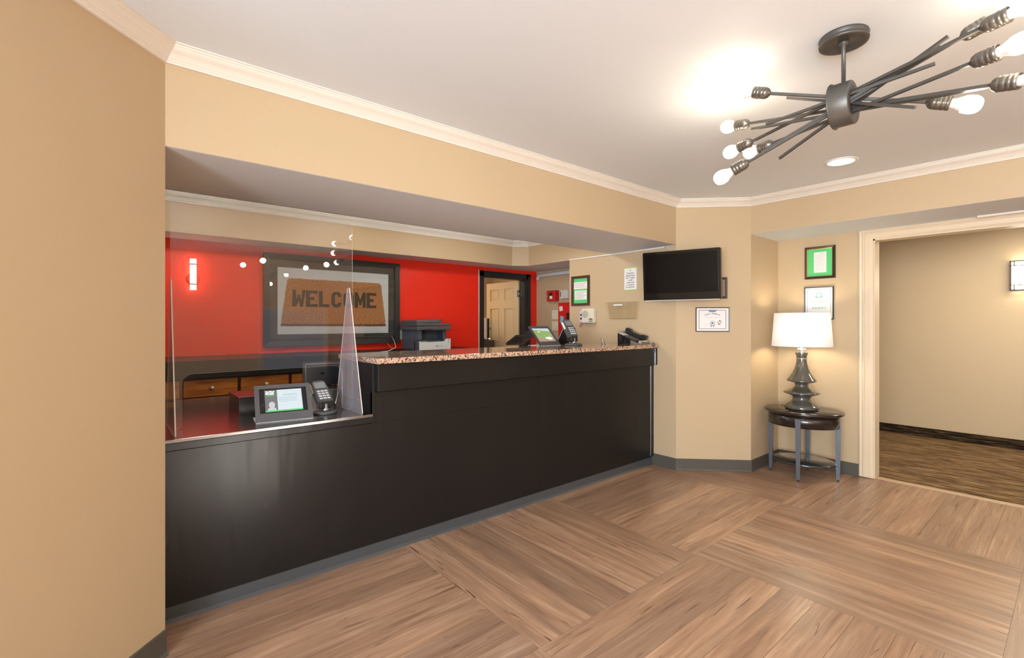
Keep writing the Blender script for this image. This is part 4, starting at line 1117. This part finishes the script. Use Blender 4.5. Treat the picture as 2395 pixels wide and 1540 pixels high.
mb = MB(); mb.tube([(RX - .04, 4.79, 1.905), (RX - .04, 4.79, 1.93), (RX - .04, 4.775, 1.952), (RX - .04, 4.74, 1.962), (RX - .04, 4.5, 1.966), (RX - .04, 3.66, 1.972)], .024, 14)
tag(mb.done('conduit_pipe', CONDUIT), 'white conduit pipe under the soffit on the recess wall', 'pipe')
mb = MB(); mb.box((3.98, 5.40, 0.003), (4.24, 5.90, 1.075), bev=.01); tag(mb.done('filing_cabinet', DGREY), 'dark cabinet standing inside the office doorway', 'cabinet')
t = thing('monitor', 'black monitor seen edge on inside the office doorway', 'monitor', (4.13, 5.58, 1.0755))
mb = MB(); mb.box((-.02, -.17, .03), (.025, .17, .31), bev=.006); mb.done('housing', BLACKP, t)
mb = MB(); mb.box((-.035, -.172, .03), (-.0205, .172, .315), bev=.003); mb.done('bezel', LGREY, t)
mb = MB(); mb.box((-.07, -.09, 0), (.07, .09, .012), bev=.003); mb.box((-.015, -.03, .012), (.015, .03, .03)); mb.done('stand', BLACKP, t)

# ------------------------------------------------------------------ oval table and lamp
TC = (4.62, 1.557); TR = rad(9)
TT = M.Translation((TC[0], TC[1], 0)) @ M.Rotation(TR + pi / 2, 4, 'Z')     # local x along the long axis
tb = thing('oval_side_table', 'small dark oval side table with legs painted a daylight blue tint in the alcove', 'table', TT)
A_, B_ = .300, .258
mb = MB(); mb.lathe([(.001, .545), (.97, .545), (.99, .550), (1.0, .556), (1.0, .563), (.985, .570), (.001, .570)], 64, None, A_, B_); mb.done('top', TABLEW, tb)
mb = MB(); mb.lathe([(.86, .443), (.895, .443), (.895, .545), (.86, .545), (.86, .443)], 64, None, A_, B_); mb.done('apron', TABLEW, tb)
for x, y in ((.252, 0), (-.252, 0), (0, .212), (0, -.212)):
    mb = MB(); s_ = .021; q = .013
    ox, oy = (x * .0, y * .0)
    vs = [(x - s_, y - s_, .52), (x + s_, y - s_, .52), (x + s_, y + s_, .52), (x - s_, y + s_, .52), (x - q, y - q, .012), (x + q, y - q, .012), (x + q, y + q, .012), (x - q, y + q, .012)]
    mb._add(vs, [(0, 1, 2, 3), (7, 6, 5, 4), (0, 4, 5, 1), (1, 5, 6, 2), (2, 6, 7, 3), (3, 7, 4, 0)])
    lg = mb.done('leg', STEELB, tb)
    mb = MB(); mb.lathe([(.001, 0), (.008, 0), (.009, .012), (.001, .012)], 12, M.Translation((x, y, 0))); mb.done('foot_pad', BLACKP, lg)
mb = MB(); mb.lathe([(.001, .118), (.98, .118), (1.0, .124), (1.0, .134), (.985, .138), (.001, .138)], 64, None, .244, .200); mb.done('shelf', SHELFG, tb)

lp = thing('table_lamp', 'grey ceramic table lamp with white drum shade on the oval table', 'table lamp', (4.639, 1.576, .5703))
prof = [(.001, 0), (.120, 0), (.131, .006), (.136, .018), (.130, .032), (.108, .050), (.086, .066), (.072, .082), (.067, .100), (.076, .114), (.105, .128), (.134, .137), (.141, .142), (.134, .150), (.100, .164), (.072, .178), (.055, .194), (.050, .210), (.056, .224), (.080, .234), (.108, .240), (.116, .246), (.112, .254), (.096, .276), (.074, .310), (.056, .350), (.045, .390), (.040, .425), (.039, .440), (.042, .462), (.050, .490), (.048, .494), (.001, .494)]
mb = MB(); mb.lathe([(r, z) for r, z in prof], 48); mb.done('base', LAMPG, lp)
mb = MB(); mb.lathe([(.0395, .434), (.0425, .436), (.0425, .442), (.0395, .444)], 40, caps='ring'); mb.done('neck_ring', NICKEL, lp)
mb = MB(); mb.lathe([(.001, .494), (.022, .494), (.022, .500), (.008, .503), (.008, .60)], 20); mb.done('stem', CHROME, lp)
hp = MB()
for k in range(6):
    a_ = k * pi / 3; hp.lathe([(.001, -.011), (.008, -.005), (.009, 0), (.008, .005), (.001, .011)], 8, M.Translation((.026 * cos(a_), .026 * sin(a_), .520)))
hp.done('crystal_ring', mat('crystal', (.75, .78, .80), .05, .3), lp)
mb = MB(); mb.lathe([(.232, .548), (.212, .836)], 64, caps=None)
sh = mb.done('lamp_shade', SHADE, lp)
md = sh.modifiers.new('thickness', 'SOLIDIFY'); md.thickness = .003
mb = MB(); mb.lathe([(.001, .60), (.014, .60), (.016, .63), (.030, .67), (.033, .695), (.024, .72), (.001, .73)], 20); mb.done('bulb', mat('lit_lamp_bulb', (1, 1, 1), .4, emit=(1.0, .84, .60), es=115.0), lp)
mb = MB(); mb.tube([(.135, .09, .004), (.16, .13, .004), (.20, .16, .004), (.17, .20, .004)], .003, 6)
o = mb.done('power_cord', CORDB); o.matrix_world = lp.matrix_world.copy() if False else M.Translation((4.50, 1.56, .5705))
tag(o, 'loose black lamp cord on the oval table', 'cord'); 

# ------------------------------------------------------------------ chandelier
ch = thing('chandelier', 'dark metal starburst ceiling fixture with ten lit bulbs', 'chandelier', (2.162, .589, CZ))
bpy.context.view_layer.update()


def hp_(mb, name, m, parent=ch, label=None, smooth=False):
    o = mb.done(name, m, smooth=smooth); o.parent = parent; o.matrix_parent_inverse = parent.matrix_world.inverted()
    if label: o['label'] = label
    return o


HC = V((2.162, .589, 2.158))
mb = MB(); mb.lathe([(.001, 0), (.080, 0), (.082, -.006), (.078, -.014), (.078, -.020), (.082, -.024), (.080, -.030), (.068, -.030), (.064, -.024), (.001, -.024)], 48, M.Translation((2.162, .589, CZ))); hp_(mb, 'canopy', BRONZE)
mb = MB(); mb.lathe([(.018, -.024), (.016, -.032), (.0075, -.036), (.0075, -.178), (.011, -.180), (.011, -.200)], 20, M.Translation((2.162, .589, CZ))); hp_(mb, 'stem', BRONZE)
TY = M.Translation(HC) @ M.Rotation(rad(90), 4, 'X')     # local z = -Y
mb = MB(); mb.lathe([(.044, -.036), (.084, -.036), (.086, -.033), (.084, -.029), (.080, -.028), (.080, .030), (.078, .033), (.044, .033), (.044, -.036)], 56, TY); hp_(mb, 'hub', BRONZE)
rods = [((2.108, .835, 2.274), (2.214, .352, 2.100), 1), ((2.284, .999, 2.248), (2.074, .179, 2.049), 1), ((2.270, .979, 2.155), (2.047, .199, 2.223), 1),
        ((2.291, .899, 2.128), (2.038, .219, 2.121), 1), ((2.097, .919, 2.009), (2.179, .259, 2.272), 1),
        ((2.247, .819, 2.292), (2.071, .359, 2.042), 0), ((2.128, .859, 2.158), (2.138, .319, 2.196), 0), ((2.223, .959, 2.194), (2.134, .189, 2.068), 0),
        ((2.108, .869, 2.037), (2.152, .309, 2.257), 0), ((2.268, .859, 2.046), (2.089, .279, 2.251), 0)]
for p, q, lit in rods:
    p, q = V(p), V(q)
    mb = MB(); mb.tube([p, q], .0072, 4, square=True); rd = hp_(mb, 'rod', BRONZE)
    if not lit: continue
    for e, d in ((p, (p - q).normalized()), (q, (q - p).normalized())):
        T = aim(e, d)
        sp = [(.006, -.004), (.010, 0), (.018, .006), (.0225, .015), (.0235, .022), (.0225, .024), (.0235, .026), (.0235, .038), (.0222, .040), (.0240, .043), (.0240, .050), (.0222, .052), (.0240, .055), (.0240, .066), (.0215, .066), (.0205, .060)]
        mb = MB(); mb.lathe(sp, 28, T); so = hp_(mb, 'socket', SOCK, rd)
        bpf = [(.001, .056), (.0155, .056), (.0158, .070), (.0175, .078), (.0225, .088), (.0265, .098), (.0290, .108), (.0300, .118), (.0292, .127), (.0262, .137), (.0205, .145), (.0120, .1495), (.001, .151)]
        mb = MB(); mb.lathe(bpf, 28, T, mats=[0, 0, 0, 0, 0, 1, 1, 1, 1, 1, 1, 1]); hp_(mb, 'bulb', [BULBW, BULB], so)

# recessed ceiling light
t = thing('recessed_light', 'round lit downlight in the lobby ceiling near the alcove', 'ceiling light', (3.82, 1.055, CZ))
mb = MB(); mb.lathe([(.078, 0), (.098, 0), (.098, -.003), (.090, -.007), (.078, -.006), (.078, 0)], 48); mb.done('trim_ring', WHITE, t)
mb = MB(); mb.lathe([(.001, -.004), (.078, -.004), (.078, -.001), (.001, -.001)], 40); mb.done('lens', LENS, t)

# corridor sconce and ceiling light, then added office fill domes
t = thing('corridor_sconce', 'square framed glowing sconce on the corridor wall', 'wall lamp', frame_on((7.25, .300, 1.810), EWN))
w, h, d = .36, .305, .10
mb = MB(); mb.box((-w / 2 + .012, -h / 2 + .012, .02), (w / 2 - .012, h / 2 - .012, d - .006)); mb.done('shade', HSCONCE, t)
mb = MB()
for x in (-w / 2, w / 2 - .012): mb.box((x, -h / 2, .0), (x + .012, h / 2, d))
for y in (-h / 2, -h / 2 + .05, h / 2 - .055, h / 2 - .008): mb.box((-w / 2, y, d - .010), (w / 2, y + .008, d))
for x in (-w / 2 + .028, w / 2 - .036): mb.box((x, -h / 2, d - .008), (x + .008, -h / 2 + .055, d)); mb.box((x, h / 2 - .055, d - .008), (x + .008, h / 2, d))
mb.box((-w / 2, -h / 2, 0), (w / 2, h / 2, .012)); mb.done('cage', mat('dark_bronze', (.06, .045, .04), .4, .6), t)
mb = MB(); mb.box((5.85, -.5, 2.333), (6.35, .7, 2.35), bev=.006); tag(mb.done('corridor_ceiling_light', LENS), 'bright ceiling panel light inside the corridor', 'ceiling light')
for x, w_ in ((.55, 'left'), (1.75, 'middle'), (2.95, 'right')):  # unseen domes added to light the office tray and its crown
    mb = MB(); mb.lathe([(.001, -.075), (.05, -.072), (.09, -.06), (.118, -.035), (.125, -.012), (.125, 0)], 32); o = mb.done('office_fill_dome', ODOME); o.location = (x, 3.68, OZ)
    tag(o, 'added unseen dome light brightening the office tray, %s one of three' % w_, 'ceiling light', 'added fill domes in the office ceiling')
